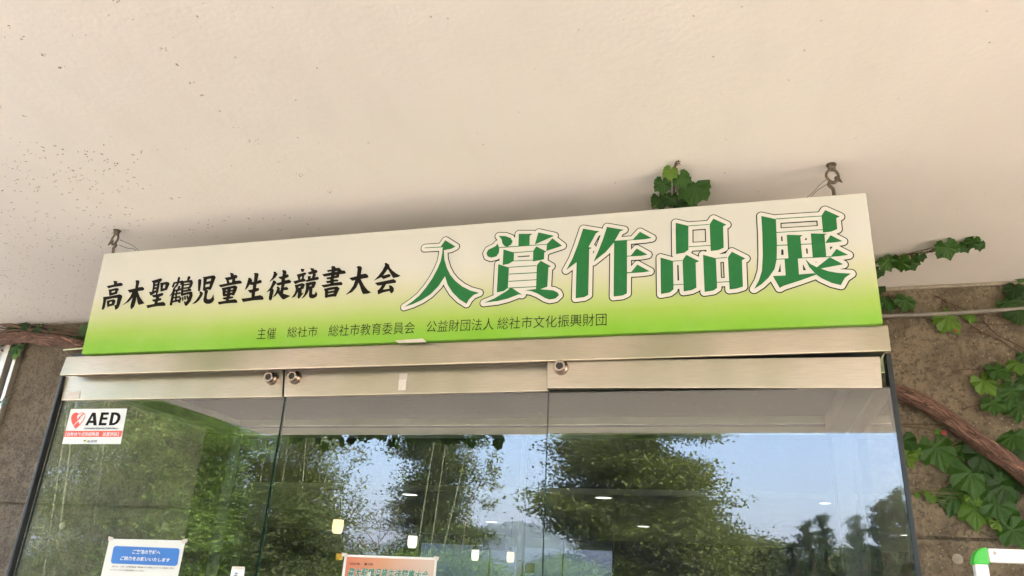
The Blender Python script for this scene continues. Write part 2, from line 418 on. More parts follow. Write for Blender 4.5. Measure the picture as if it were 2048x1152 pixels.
def shape2d(name, polys, holes, cell, r, y, mat, parent, pad=.02, cache=None):
    allp = np.array([p for q in polys for p in q])
    xs = np.arange(allp[:,0].min()-pad, allp[:,0].max()+pad, cell); zs = np.arange(allp[:,1].min()-pad, allp[:,1].max()+pad, cell)
    if cache is not None and 'f' in cache: fl = cache['f']
    else:
        X, Z = np.meshgrid(xs, zs); fl = field(polys, holes, X, Z)
        if cache is not None: cache['f'] = fl
    V, F = [], []; fill(fl, xs, zs, r, y, V, F)
    return obj(name, local(parent, V), F, mat, parent)
def crop(ox, oz, sc, pts, Y):
    out = []
    for x, y in pts:
        p = at(ox+x/sc, oz+y/sc, Y); out.append((p.x, p.z))
    return out
_txt = {}
def text(name, s, quad, Y, mat, parent, bold=0.0):
    """flat lettering: the text's box is laid on the four photo points TL,TR,BR,BL of the plane y=Y"""
    c = bpy.data.curves.new('lettering', 'FONT'); c.body = s; c.offset = bold; c.resolution_u = 3
    o = bpy.data.objects.new('tmp', c); COL.objects.link(o)
    bpy.context.view_layer.update(); dg = bpy.context.evaluated_depsgraph_get()
    me = o.evaluated_get(dg).to_mesh()
    P = [v.co.copy() for v in me.vertices]; F = [tuple(f.vertices) for f in me.polygons]
    o.evaluated_get(dg).to_mesh_clear(); bpy.data.objects.remove(o); bpy.data.curves.remove(c)
    x0, x1 = min(p.x for p in P), max(p.x for p in P); z0, z1 = min(p.y for p in P), max(p.y for p in P)
    TL, TR, BR, BL = [at(*q, Y) for q in quad]
    V = []
    for p in P:
        u, v = (p.x-x0)/(x1-x0), (p.y-z0)/(z1-z0)
        q = (BL*(1-u)+BR*u)*(1-v) + (TL*(1-u)+TR*u)*v; q.y = Y; V.append(q)
    return obj(name, local(parent, V), F, mat, parent)

# ================================================================== THE PLACE
H = EYE + 1.33            # underside of the canopy
# ---- ground
g = obj('ground', [(-850,-1090,0),(850,-1090,0),(850,850,0),(-850,850,0)], [(0,1,2,3)], 'grass'); g['kind'] = 'structure'
g = obj('pavement', [(-16,-13,.004),(16,-13,.004),(16,3.4,.004),(-16,3.4,.004)], [(0,1,2,3)], 'paving'); g['kind'] = 'structure'
g = obj('bounce_damper_floor', [(-2.6,2.46,.009),(.44,2.46,.009),(.44,3.5,.009),(-2.6,3.5,.009)], [(0,1,2,3)], 'interior_dark'); g['kind'] = 'structure'  # unseen dark floor, added to cut light bounced onto the vestibule ceiling
# ---- canopy
box('ceiling', -4.88, 6.4, -2.27, 3.9, H, H+.28, 'soffit', kind='structure')

# ---- concrete walls, cast in lifts
def wall(name, x0, x1, y0, joints, mat, label):
    t = thing(name, ((x0+x1)/2, y0+.15, 0), label, 'wall')
    zs = [0]+joints+[H-.002]
    for a, b in zip(zs, zs[1:]):
        box('panel', x0, x1, y0, y0+.3, a+.006 if a else 0, b-.006, mat, t, bev=.004)
        if b < H-.01: box('joint_filler', x0+.01, x1-.01, y0+.014, y0+.28, b-.007, b+.007, 'concrete_damp', t)
    return t
WR, WL = 3.50, 3.40
jz = at(1900, 1077, WR).z; jl = at(60, 1008, WL).z
wr = wall('concrete_wall', .56, 9.0, WR, [jz-.9, jz], 'concrete', 'weathered brown concrete wall to the right of the glass entrance')
xwf = at(46, 691, 3.40).x
wl = wall('concrete_wall', xwf+.016, -2.72, WL, [jl-.9, jl], 'concrete_damp', 'dark damp concrete wall to the left of the glass entrance')
for px, py, w_, Y in ((1915,1118,wr,WR),(1815,951,wr,WR),(125,1052,wl,WL),(330,1053,wl,WL)):
    p = at(px, py, Y)
    if px == 1815: continue
    lathe('tie_hole_plug', [(.026,-.01),(.026,.002),(.022,.004),(.001,.004)], (p.x, Y-.001, p.z), 'plug_mortar', w_, seg=20).data.polygons.foreach_set('use_smooth', [False]*60) if False else lathe('tie_hole_plug', [(.020,-.01),(.020,.002),(.018,.003),(.001,.003)], (p.x, Y-.001, p.z), 'plug_mortar', w_, seg=20)
box('cove_strip', .56, 9.0, WR-.014, WR-.002, H-.018, H-.003, 'plug_mortar', wr, bev=.002)
box('spandrel', -2.70, .55, WR+.12, WR+.4, EYE+.76, H-.002, 'concrete', wr)

# ---- window frame at far left
wf = thing('window_frame', (-4.2, WL, 0), 'pale metal window frame at the left edge beside the damp concrete', 'window frame')
x = at(46, 691, WL).x
box('frame_edge', x-.012, x+.014, WL-.03, WL+.1, 0, H-.1, 'aluminium_frame', wf, bev=.003)
box('frame_recess', x-.075, x-.014, WL+.02, WL+.1, 0, H-.1, 'gasket_and_shade_black', wf)
box('frame_edge', x-.118, x-.077, WL-.02, WL+.1, 0, H-.1, 'aluminium_frame', wf, bev=.003)
box('infill_panel', x-1.2, x-.120, WL+.0, WL+.06, 0, H-.1, 'panel_grey', wf)

# ---- entrance vestibule
ve = thing('entrance_vestibule', (-1.1, 2.6, 0), 'stainless steel header and glass side walls of the entrance box under the green sign', 'vestibule')
HY = 2.33
hq = pq(HY, (133,713.5), (1776,650), (1782.5,701.5), (119,750.5))
slab('header', hq, .012, 'steel', ve, bev=.0025)
zb = min(hq[2].z, hq[3].z)
box('header_shade_fill', -2.605, .458, HY+.013, HY+.16, zb+.012, EYE+.775, 'gasket_and_shade_black', ve)  # black fill: the shade under the header put into its colour
box('roof_panel', -2.62, .462, HY+.16, WR-.002, EYE+.742, EYE+.80, 'speckled', ve)
xl, xr = -2.665, .485
pl = at(126, 801, 2.40).x; pr = at(1771, 715, 2.40).x
for x0, x1 in ((pl-.018, pl-.006), (pr-.004, pr+.012)):
    box('corner_post', x0, x1, 2.375, 2.42 if x0 > 0 else 2.40, 0, zb+.010, 'dark_bronze', ve, bev=.003)
for sx_ in (pl-.012, pr+.010):
    v = [(sx_-.005,2.422,0),(sx_+.005,2.422,0),(sx_+.005,WR-.01,0),(sx_-.005,WR-.01,0)]
    v = v+[(a,b,EYE+.70) for a,b,_ in v]
    obj('side_glass', local(ve, v), BOXF, 'glass_plain', ve, mats=['glass_plain','glass_coated'], fmat=[0,0,0,0,0,0])
    s_ = 1 if sx_ < 0 else -1
    box('side_rail', min(sx_, sx_+s_*.075), max(sx_, sx_+s_*.075), 2.47, WR-.01, EYE+.655, EYE+.735, 'steel_dark', ve, bev=.004)
# inner door frame at the back of the vestibule
fr = thing('inner_door_frame', (-1.1, WR, 0), 'dull steel door frame at the back of the vestibule seen through the glass', 'door frame')
box('head_upper', -2.64, .50, WR-.005, WR+.10, EYE+.705, EYE+.741, 'steel_dark', fr, bev=.002)
box('head_gap', -2.64, .50, WR+.006, WR+.10, EYE+.694, EYE+.705, 'gasket_and_shade_black', fr)
box('head_lower', -2.64, .50, WR-.002, WR+.10, EYE+.658, EYE+.694, 'steel_dark', fr, bev=.002)
box('jamb', -2.63, -2.56, WR, WR+.1, 0, EYE+.657, 'dark_bronze', fr, bev=.003)
box('jamb', .42, .49, WR, WR+.1, 0, EYE+.657, 'dark_bronze', fr, bev=.003)
box('mullion', -.98, -.955, WR+.01, WR+.06, 0, EYE+.657, 'dark_bronze', fr)

# ---- sliding doors
def door(name, label, Y, rail, gx0, gx1, gtopz):
    t = thing(name, ((gx0+gx1)/2, Y, 0), label, 'glass door', 'sliding glass doors of the entrance')
    TL, TR, BR, BL = rail
    slab('top_rail', [at(*p, Y) for p in rail], .03, 'steel', t, bev=.0025)
    z = min(at(*BR, Y).z, at(*BL, Y).z)+.004
    v = [(gx0,Y+.012,.09),(gx1,Y+.012,.09),(gx1,Y+.022,.09),(gx0,Y+.022,.09)]; v += [(a,b,z) for a,b,_ in v]
    obj('glass_pane', local(t, v), BOXF, 'glass_coated', t, mats=['glass_plain','glass_coated','glass_edge'], fmat=[2,2,1,2,0,2])
    box('bottom_rail', gx0, gx1, Y, Y+.03, .01, .10, 'steel', t, bev=.002)
    return t
YM, YR = 2.388, 2.350
d1 = door('glass_door', 'left glass door with the defibrillator sticker and the blue headed notice', YM, [(131,752),(566.5,737),(564,793.5),(122,800.5)], pl-.003, at(537,976,YM).x-.0035, 0)
d2 = door('glass_door', 'middle glass door with the orange poster near its foot', YM, [(570,737),(1095,722),(1095,782),(568,793.3)], at(537,976,YM).x+.0035, at(1089,976,YM).x-.002, 0)
d3 = door('glass_door', 'right glass door standing slightly proud of the other two', YR, [(1094.5,720.8),(1760,712.6),(1765,775.6),(1094.5,776)], at(1092,900,YR).x, pr-.006, 0)
def lock(px, py, Y, t, label):
    p = at(px, py, Y); c = (p.x, Y, p.z)
    k = lathe('lock_cylinder', [(.0255,0),(.0255,.006),(.0235,.010),(.023,.015),(.0212,.017),(.0212,.020),(.020,.022),(.020,.027),(.018,.030),(.0125,.030),(.0125,.026),(.001,.026)], c, 'chrome_warm', t, seg=36)
    k['label'] = label
    b = Vector(t.location)
    hc = lathe('keyhole_plug', [(.0118,0),(.0118,.0268),(.001,.0268)], c, 'keyhole_dark', None, seg=24)
    for v in hc.data.vertices: v.co -= b
    hc.parent = k
    return k
lock(545, 757.5, YM, d1, 'round key lock on the left door rail'); lock(591.5, 756, YM, d2, 'round key lock at the left end of the middle door rail'); lock(1122.5, 736, YR, d3, 'round key lock on the proud right door rail')

# ---- green exhibition sign -------------------------------------------------
SY = 2.312
sg = thing('exhibition_sign', at(163, 708, SY), 'long cream and lime green exhibition sign with big green outlined characters above the doors', 'sign')
sq = pq(SY, (208,507.5), (1732,385.5), (1766,647), (163,708))
slab('board', sq, .034, 'sign_print', sg, bev=.0015)
GL = {
 'nyu': ((800,470,7.2), [[(620,182),(612,270),(590,380),(545,490),(470,630),(380,760),(280,880),(170,970),(65,1040),(190,1000),(320,940),(440,860),(560,740),(652,598),(690,720),(760,830),(860,930),(962,995),(1000,930),(1060,870),(1145,838),(1020,805),(900,745),(800,665),(730,580),(680,480),(645,360),(636,225),(745,203),(805,172),(655,80),(592,172),(360,186),(360,196),(590,184)]]),
 'sho': ((955,450,6.777), [[(275,255),(300,320),(295,380),(260,430),(190,448),(140,430),(125,385),(150,340),(210,310),(250,290)],[(292,152),(380,155),(450,180),(480,225),(460,270),(410,297),(370,290),(340,255),(330,200)],[(562,125),(750,125),(720,145),(710,155),(708,285),(557,288)],[(828,105),(1042,152),(780,270)],[(300,305),(945,262),(945,271),(300,316)],[(1018,185),(1152,287),(935,358),(945,262)],[(355,335),(498,378),(495,490),(430,530),(345,548)],[(498,374),(755,355),(755,365),(498,385)],[(800,295),(940,365),(908,380),(905,470),(755,500),(758,357)],[(495,488),(755,475),(755,485),(495,498)],[(285,535),(430,580),(415,858),(360,900),(265,918)],[(430,573),(800,550),(800,560),(430,583)],[(430,665),(803,645),(803,656),(430,676)],[(425,763),(800,741),(800,751),(425,774)],[(415,854),(795,834),(795,845),(415,865)],[(858,488),(1000,565),(965,580),(950,840),(870,870),(795,890),(808,548)],[(475,862),(610,950),(560,945),(420,1000),(280,1035),(90,1058),(230,1000),(380,910),(440,865)],[(638,888),(800,872),(920,880),(1030,890),(1090,920),(1108,955),(1060,1000),(980,1015),(920,995),(820,935),(730,900)]]),
 'saku': ((1120,440,6.775), [[(315,122),(540,160),(490,185),(388,372),(438,383),(398,400),(385,1020),(330,1050),(215,1065),(228,575),(85,685),(170,530),(240,350),(290,200)],[(638,98),(868,138),(815,162),(745,285),(910,275),(990,268),(1085,165),(1245,250),(1150,265),(910,284),(910,489),(960,487),(1040,392),(1190,475),(1110,490),(910,501),(910,712),(965,711),(1050,608),(1218,700),(1120,715),(910,728),(908,1000),(850,1028),(728,1042),(735,310),(620,440),(455,572),(520,430),(590,250)]]),
 'hin': ((1305,420,6.4), [[(298,168),(460,207),(460,515),(410,552),(302,570)],[(460,204),(725,186),(725,195),(460,214)],[(463,471),(742,454),(742,463),(463,481)],[(780,115),(948,193),(905,215),(912,488),(840,520),(745,530),(732,187)],[(103,613),(263,657),(270,1022),(220,1060),(110,1080)],[(263,654),(380,648),(380,657),(263,664)],[(270,958),(395,950),(395,960),(270,968)],[(432,578),(600,660),(553,680),(563,1000),(500,1030),(400,1047),(385,650)],[(648,577),(812,623),(828,1003),(780,1035),(668,1053)],[(812,619),(955,607),(955,617),(812,629)],[(828,924),(980,917),(980,927),(828,935)],[(1015,538),(1190,625),(1145,648),(1158,985),(1080,1010),(988,1022),(965,612)]]),
 'ten': ((1490,400,5.761), [[(187,188),(355,225),(368,500),(365,690),(340,800),(270,900),(190,975),(105,1030),(160,930),(195,820),(205,650),(200,400)],[(355,218),(880,185),(880,194),(355,228)],[(362,375),(900,342),(900,350),(362,384)],[(922,120),(1092,195),(1050,215),(1062,340),(990,370),(898,380),(880,187)],[(480,405),(668,410),(637,430),(660,672),(608,678),(622,862),(468,875),(455,690),(500,685)],[(370,523),(770,505),(770,515),(370,533)],[(985,410),(1125,480),(1020,495),(922,500)],[(757,390),(945,393),(915,410),(935,655),(780,662)],[(362,683),(990,652),(990,661),(362,692)],[(1052,568),(1190,638),(1080,652),(985,660)],[(975,663),(1130,745),(870,795),(828,778)],[(320,880),(470,873),(622,862),(795,848),(820,865),(640,930),(440,995),(400,1018)],[(690,680),(750,740),(830,780),(870,793),(960,825),(1080,845),(1220,852),(1150,900),(1103,985),(1000,960),(880,905),(810,855),(740,775)]]),
}
for key, ((ox, oz, sc), ps) in GL.items():
    polys = [crop(ox, oz, sc, p, SY) for p in ps]; cache = {}
    ch = shape2d('large_character', polys, [], .0011, 0, SY-.0032, 'letter_green', sg, .022, cache)
    ch['label'] = 'green character with cream halo and thin dark outline'
    b = Vector(sg.location)
    for nm, r, y, mt in (('halo', .0132, SY-.0022, 'halo_cream'), ('outline', .0166, SY-.0012, 'outline_dark')):
        o = shape2d(nm, polys, [], .0011, r, y, mt, sg, .022, cache); o.parent = ch
def cap(pts, n=10):          # brush stroke: polyline with a radius at each vertex -> list of convex pieces
    out = []
    for (x0,y0,r0),(x1,y1,r1) in zip(pts, pts[1:]):
        a = math.atan2(y1-y0, x1-x0); P = []
        for k in range(n+1):
            t = a+pi/2+pi*k/n; P.append((x0+r0*cos(t), y0+r0*sin(t)))
        for k in range(n+1):
            t = a-pi/2+pi*k/n; P.append((x1+r1*cos(t), y1+r1*sin(t)))
        out.append(P)
    return out
A_, B_, C_, D_ = (195,540,12.8), (330,535,12.8), (475,530,12.047), (630,520,11.378)
BK = [
 (A_, [[(412,278),(512,292),(500,345),(600,330),(640,345),(655,385),(630,408),(400,440),(285,472),(245,415),(420,375),(430,350)],[(285,510),(480,465),(530,470),(555,500),(520,545),(510,610),(315,665),(300,600),(300,540)],[(145,695),(350,670),(570,625),(625,650),(640,690),(600,800),(570,910),(530,985),(460,1025),(440,910),(490,890),(520,715),(400,725),(230,765),(190,970),(150,1020),(112,1010),(150,820),(155,720)],[(245,790),(420,750),(470,790),(430,905),(300,935),(262,960),(250,880)]], [[(370,545),(462,525),(450,565),(362,590)],[(315,825),(375,808),(370,860),(305,880)]]),
 (A_, [[(975,285),(1000,265),(1060,268),(1082,300),(1045,450),(1150,435),(1195,465),(1200,505),(1170,525),(1030,545),(980,820),(940,940),(880,1003),(850,985),(850,900),(910,700),(800,820),(640,905),(740,820),(840,690),(895,575),(825,585),(780,515),(970,475),(990,350),(990,310)],[(1035,545),(1090,700),(1205,855),(1060,895),(1030,830),(1000,640),(985,560)]], []),
 (A_, [[(1385,285),(1540,240),(1620,215),(1660,240),(1640,290),(1600,310),(1590,400),(1560,560),(1530,630),(1500,620),(1500,575),(1430,620),(1365,662),(1325,570),(1400,560),(1425,420),(1425,330)],[(1610,335),(1780,305),(1835,325),(1852,360),(1785,510),(1650,550),(1615,550),(1620,440)],[(1400,645),(1560,620),(1660,588),(1695,610),(1680,650),(1590,690),(1575,725),(1620,720),(1645,750),(1625,780),(1555,795),(1540,840),(1690,820),(1735,850),(1748,900),(1720,918),(1550,925),(1400,950),(1290,980),(1255,908),(1460,870),(1470,815),(1430,810),(1400,765),(1500,745),(1500,705),(1430,700)]], [[(1490,335),(1545,320),(1540,355),(1480,372)],[(1480,418),(1535,400),(1525,435),(1465,450)],[(1460,500),(1512,487),(1505,520),(1442,535)],[(1695,385),(1745,370),(1730,465),(1670,480)]]),
 (B_, sum([cap([(x_, y_, r_q*1.22) for x_, y_, r_q in q]) for q in ([(365,270,22),(350,330,22),(330,420,18),(300,480,14)],[(240,400,18),(205,490,20)],[(240,400,16),(340,385,18),(450,360,20),(410,430,15)],[(330,420,16),(240,540,16),(200,650,14),(125,735,4)],[(235,570,24),(205,720,26),(158,945,26)],[(370,500,24),(340,590,18)],[(310,600,16),(290,700,18),(280,860,18)],[(240,600,14),(410,560,20)],[(230,690,14),(385,655,18)],[(220,780,14),(375,755,18)],[(190,880,18),(350,845,22),(375,885,20)],[(400,790,20),(370,880,22)],[(620,260,30),(590,340,18)],[(465,380,24),(450,540,24),(440,700,24)],[(465,380,18),(580,360,22),(675,360,30),(690,400,26),(650,490,26),(610,530,18)],[(470,455,15),(640,425,15)],[(480,535,15),(620,520,18)],[(480,610,18),(650,575,24)],[(440,700,22),(560,665,24),(670,655,30),(670,720,34),(620,850,36),(545,945,30),(500,880,10)],[(460,770,15),(460,840,13)],[(515,750,17),(520,812,15)],[(575,735,17),(580,790,18)])], []), []),
 (B_, cap([(895,340,42),(890,420,38),(875,590,24)])+[[(975,250),(1180,215),(1260,205),(1305,250),(1240,420),(1190,545),(1160,580),(1080,560),(1010,600),(975,590),(985,440),(990,280)],[(885,620),(930,615),(980,660),(960,720),(880,840),(800,910),(700,940),(800,840),(870,740),(900,680)],[(1080,570),(1110,600),(1080,700),(1070,790),(1100,820),(1160,810),(1210,770),(1240,690),(1265,820),(1220,890),(1150,930),(1060,930),(1000,890),(985,830),(1010,720),(1020,590)]], [[(1080,305),(1185,280),(1175,345),(1065,370)],[(1045,440),(1152,418),(1140,490),(1035,510)]]),
 (B_, [[(1670,135),(1765,160),(1760,200),(1820,190),(1860,220),(1850,265),(1800,290),(1800,345),(1930,335),(1975,380),(1960,410),(1700,450),(1430,510),(1380,450),(1590,410),(1580,340),(1535,265),(1690,240)],[(1455,530),(1600,500),(1800,460),(1860,500),(1830,600),(1770,720),(1690,700),(1660,745),(1740,745),(1755,770),(1730,790),(1640,810),(1635,835),(1800,815),(1850,850),(1855,905),(1700,910),(1500,930),(1390,950),(1355,890),(1560,850),(1570,825),(1510,820),(1475,780),(1580,755),(1585,735),(1500,745),(1480,700),(1475,590)]], [[(1635,325),(1730,308),(1715,385),(1655,390)],[(1565,575),(1605,565),(1600,595),(1560,603)],[(1690,545),(1755,535),(1745,565),(1685,580)],[(1550,650),(1600,642),(1595,668),(1545,675)],[(1680,625),(1735,612),(1725,640),(1675,650)]]),
 (C_, [[(390,215),(430,192),(490,198),(515,225),(480,390),(540,360),(580,375),(592,410),(570,435),(465,465),(450,560),(510,555),(528,595),(510,620),(430,650),(420,755),(550,730),(610,760),(637,820),(610,840),(400,850),(140,893),(95,815),(340,785),(345,670),(300,670),(255,610),(370,590),(380,485),(330,480),(300,470),(240,560),(180,605),(240,430),(270,310),(310,310),(360,370),(345,420),(400,405),(415,230)]], []),
 (C_, [[(870,170),(915,160),(970,225),(930,290),(850,360),(770,410),(850,300),(880,210)],[(860,375),(900,380),(945,420),(870,530),(850,570),(880,610),(860,700),(830,830),(790,858),(765,835),(760,780),(790,620),(705,660),(800,540),(850,420)],[(1080,140),(1105,122),(1160,135),(1185,170),(1170,240),(1210,225),(1243,265),(1225,295),(1150,325),(1145,375),(1250,355),(1300,400),(1280,435),(1145,460),(1120,545),(1190,530),(1230,570),(1215,600),(1115,610),(1100,690),(1280,748),(1115,835),(1070,810),(975,680),(920,745),(855,783),(920,680),(960,570),(945,530),(985,520),(1025,560),(1020,640),(1045,600),(1060,480),(980,500),(930,450),(1060,410),(1065,350),(1020,330),(990,295),(1085,270),(1095,190)]], []),
 (C_, [[(1525,90),(1620,105),(1590,170),(1545,165)],[(1430,235),(1600,190),(1650,185),(1660,220),(1610,260),(1600,340),(1640,345),(1640,395),(1500,420),(1390,465),(1350,395),(1470,365),(1450,280)],[(1755,75),(1855,90),(1840,120),(1900,120),(1935,155),(1915,190),(1880,200),(1895,250),(1860,300),(1940,285),(1968,330),(1945,355),(1780,385),(1680,410),(1630,380),(1700,355),(1700,270),(1770,270),(1760,330),(1800,310),(1820,215),(1740,230),(1690,190),(1790,150)],[(1380,490),(1560,440),(1620,460),(1625,490),(1590,580),(1550,580),(1550,690),(1600,670),(1530,760),(1480,820),(1450,780),(1465,640),(1390,760),(1300,800),(1380,690),(1410,600),(1400,540)],[(1640,440),(1800,405),(1870,395),(1898,430),(1850,550),(1810,560),(1800,700),(1830,715),(1870,700),(1890,630),(1930,715),(1900,770),(1830,805),(1760,800),(1725,760),(1735,580),(1690,680),(1620,770),(1545,815),(1620,700),(1650,590),(1655,500)]], [[(1520,290),(1565,275),(1550,340),(1505,350)],[(1475,525),(1530,510),(1520,540),(1465,553)],[(1740,495),(1795,475),(1785,510),(1730,520)]]),
 (D_, [[(365,160),(410,138),(460,150),(470,185),(560,182),(610,240),(680,245),(705,290),(690,312),(560,325),(545,400),(430,420),(430,450),(510,445),(540,470),(520,490),(430,495),(430,520),(600,500),(635,545),(615,572),(400,590),(200,628),(150,575),(350,545),(350,520),(280,530),(250,485),(350,470),(350,435),(285,445),(260,405),(370,385),(365,355),(215,380),(165,330),(375,285),(380,260),(300,275),(275,240),(385,215),(380,180)],[(205,660),(350,625),(510,605),(565,650),(530,720),(480,835),(420,830),(320,845),(250,865),(230,850),(230,720)]], [[(460,262),(515,250),(505,270),(455,278)],[(448,350),(495,340),(485,360),(442,368)],[(305,695),(450,668),(440,695),(300,720)],[(300,768),(435,740),(425,765),(295,790)]]),
 (D_, [[(950,165),(990,138),(1050,150),(1072,185),(1045,330),(1150,313),(1200,340),(1220,385),(1195,408),(1040,435),(1120,590),(1200,690),(1280,740),(1200,768),(1095,775),(1060,700),(1020,580),(995,515),(940,630),(850,730),(700,797),(800,700),(880,580),(920,460),(850,475),(785,415),(955,370),(975,200)]], []),
 (D_, [[(1585,85),(1620,65),(1690,110),(1700,170),(1760,240),(1850,310),(1948,362),(1880,395),(1780,410),(1740,340),(1660,205),(1600,290),(1545,360),(1620,340),(1690,320),(1725,350),(1715,380),(1560,435),(1510,395),(1350,467),(1450,360),(1540,240),(1600,120)],[(1368,525),(1600,480),(1790,437),(1850,480),(1840,520),(1625,550),(1545,680),(1700,655),(1685,580),(1740,585),(1795,640),(1795,710),(1750,763),(1715,740),(1705,705),(1550,740),(1440,785),(1425,700),(1480,650),(1530,575),(1430,585)]], []),
]
for (ox, oz, sc), ps, hs in BK:
    o = shape2d('brush_character', [crop(ox, oz, sc, p, SY) for p in ps], [crop(ox, oz, sc, p, SY) for p in hs], .0009, .0004, SY-.0012, 'ink_black', sg, .004)
    o['label'] = 'black brush style character'
for s, q in (('主催', [(516,656),(553,655),(551,678),(513,679)]), ('総社市', [(576,654),(636,652),(634,673),(574,675)]), ('総社市教育委員会', [(659,650),(830,643),(829,667),(656,673)]),
             ('公益財団法人', [(855,642),(988,636),(987,660),(852,665)]), ('総社市文化振興財団', [(996,635),(1213,626),(1213,651),(994,659)])):
    text('small_lettering', s, q, SY-.0012, 'ink_black', sg, -.006)

# strips of tape, hook and label on the steel
t = slab('tape_strip', pq(SY-.002, (790,681),(845,677),(853,684),(797,686)), .0008, 'tape'); tag(t, 'clear tape strip holding the foot of the sign to the steel header', 'tape')
t = thing('adhesive_hook', at(803, 770, YM-.002), 'small white adhesive hook with clear tape on the middle door rail', 'hook')
slab('backing', pq(YM-.004, (797.5,759.5),(811.5,759),(810,780.5),(796,781)), .003, 'hook_plastic', t, bev=.0008)
slab('tape', pq(YM-.0018, (799,747.5),(815,746.5),(812.5,780),(797.5,780)), .0006, 'tape', t)
p = at(803, 776, YM-.004); tube('hook_arm', [p+Vector((0,0,.012)), p+Vector((.0005,-.004,.002)), p+Vector((.002,-.008,-.003)), p+Vector((.003,-.010,.003))], .0016, 'hook_plastic', t, 6, 4)
t = slab('paper_label', pq(YM-.0015, (132,784),(161,782.5),(158,796.5),(128,798)), .0006, 'tape'); tag(t, 'faded square label at the left end of the left door rail', 'label')

# ---- hooks carrying the sign
def hanger(px, py, flip, label, topx, topy, wires):
    Y = SY+.016; a = at(px, py, Y); a.z = H
    t = thing('sign_hanger', a, label, 'hook', 'steel hooks that carry the sign')
    lathe('ceiling_socket', [(.016,0.0),(.016,-.004),(.0125,-.006),(.0125,-.016),(.011,-.020),(.001,-.020)], a, 'steel_old', t, axis='z', seg=20)
    s = flip; z = H-.016
    ring = [(0,0,0),(-.015*s,-.002,-.012),(-.019*s,-.002,-.030),(-.006*s,0,-.048),(.011*s,.002,-.048),(.018*s,.002,-.032),(.014*s,.002,-.014),(.003*s,0,-.002)]
    tube('eye_ring', [Vector((a.x,a.y,z))+Vector(q) for q in ring], .0046, 'steel_old', t, 8, 5)
    e = at(topx, topy, Y)
    dx = e.x-a.x
    hk = [(.006*s,0,-.034),(.012*s,0,-.040),(.004*s,.0,-.052),(-.010*s,0,-.050),(-.014*s,0,-.060),(-.006*s,0,-.072),(dx*.9,0,-.084),(dx,0,-.13)]
    tube('hook_rod', [Vector((a.x,a.y,z))+Vector(q) for q in hk]+[Vector((e.x,a.y,e.z-.01))], .0056, 'steel_old', t, 10, 5)
    v = [Vector((a.x,a.y-.004,z))+Vector(q) for q in ((.008*s,0,-.030),(.020*s,0,-.036),(.027*s,0,-.056),(.012*s,0,-.046))]
    v += [q+Vector((0,.005,0)) for q in v]
    obj('thimble_wing', local(t, v), [(0,1,2,3),(7,6,5,4),(0,4,5,1),(1,5,6,2),(2,6,7,3),(3,7,4,0)], 'steel_old', t)
    for wpts in wires: tube('safety_wire', [at(x, y, Y+.004*i) for i, (x, y) in enumerate(wpts)], .0011, 'wire_green', t, 5, 5)
hanger(233, 466, -1, 'left hook holding the sign, ringed with rust stains', 226, 506, [[(240,480),(252,485),(266,491),(274,498),(278,503)],[(238,490),(248,494),(258,497),(266,497),(272,502)]])
hanger(1662, 327, 1, 'right hook holding the sign with two thin wires running left', 1668, 392, [[(1655,357),(1640,369),(1630,381),(1614,395)],[(1663,363),(1645,374),(1632,383),(1621,395)]])

# ---- papers on the glass
PY = GLASS_Y-.004-.0    # face of the left and middle panes
G0 = YM+.012-.0012
def sheet(name, quad, Y, mat, label, cat):
    q = pq(Y, *quad); t = thing(name, q[3], label, cat); slab('sheet', q, .0008, mat, t); return t
st = sheet('defibrillator_sticker', [(142,818),(254,817),(241,888),(124,888)], G0, 'paper_white', 'white sticker with red heart and AED lettering on the left door', 'sticker')
Z0 = G0-.0008
bq = (110,800,11.519)
def flat(name, pts, Y, mat, par, c=bq): 
    return shape2d(name, [crop(*c, pts, Y)], [], .0006, 0, Y, mat, par, .003)
flat('red_band', [(232,712),(1558,708),(1515,850),(198,852)], Z0, 'red_ink', st)
heart = [(468,662),(410,570),(375,490),(370,400),(400,330),(460,290),(510,290),(550,320),(600,290),(650,288),(695,320),(700,390),(660,470),(590,560),(520,630)]
flat('heart', heart, Z0, 'red_ink', st)
flat('heart_window', [(560,330),(610,305),(655,305),(685,335),(685,390),(645,465),(580,545),(555,560),(552,520),(535,480),(560,455),(500,460),(520,420),(505,400),(515,360)], Z0-.0006, 'paper_white', st)
flat('lightning', [(690,305),(640,310),(525,415),(570,405),(480,460),(545,455),(610,405),(570,410),(660,330)], Z0-.0012, 'red_ink', st)
flat('heart_cut', [(415,590),(540,462),(552,480),(425,598)], Z0-.0012, 'paper_white', st)
flat('letter', [(690,585),(858,290),(938,290),(960,585),(885,585),(880,530),(785,530),(755,585)], Z0, 'ink_black', st)
flat('letter_counter', [(812,475),(872,365),(878,475)], Z0-.0006, 'paper_white', st)
flat('letter', [(1000,585),(1065,285),(1245,285),(1235,340),(1120,342),(1108,400),(1215,400),(1203,455),(1090,455),(1073,528),(1190,528),(1178,585)], Z0, 'ink_black', st)
flat('letter', [(1238,582),(1300,285),(1410,285),(1480,310),(1512,370),(1500,450),(1450,530),(1370,578),(1300,584)], Z0, 'ink_black', st)
flat('letter_counter', [(1322,528),(1360,340),(1410,345),(1440,385),(1430,440),(1395,500),(1350,528)], Z0-.0006, 'paper_white', st)
text('small_lettering', 'Automated External Defibrillator', [(168.5,854.3),(237,854.3),(236,858.5),(167.5,858.5)], Z0, 'ink_black', st, .01)
text('band_lettering', '【自動体外式除細動器　設置施設】', [(132,864.5),(238,864),(236.5,872),(130.5,872.5)], Z0-.0006, 'paper_white', st, .012)
text('logo_lettering', 'ALSOK', [(175,880),(196,880),(194,884.8),(172,884.8)], Z0, 'navy_ink', st, .03)
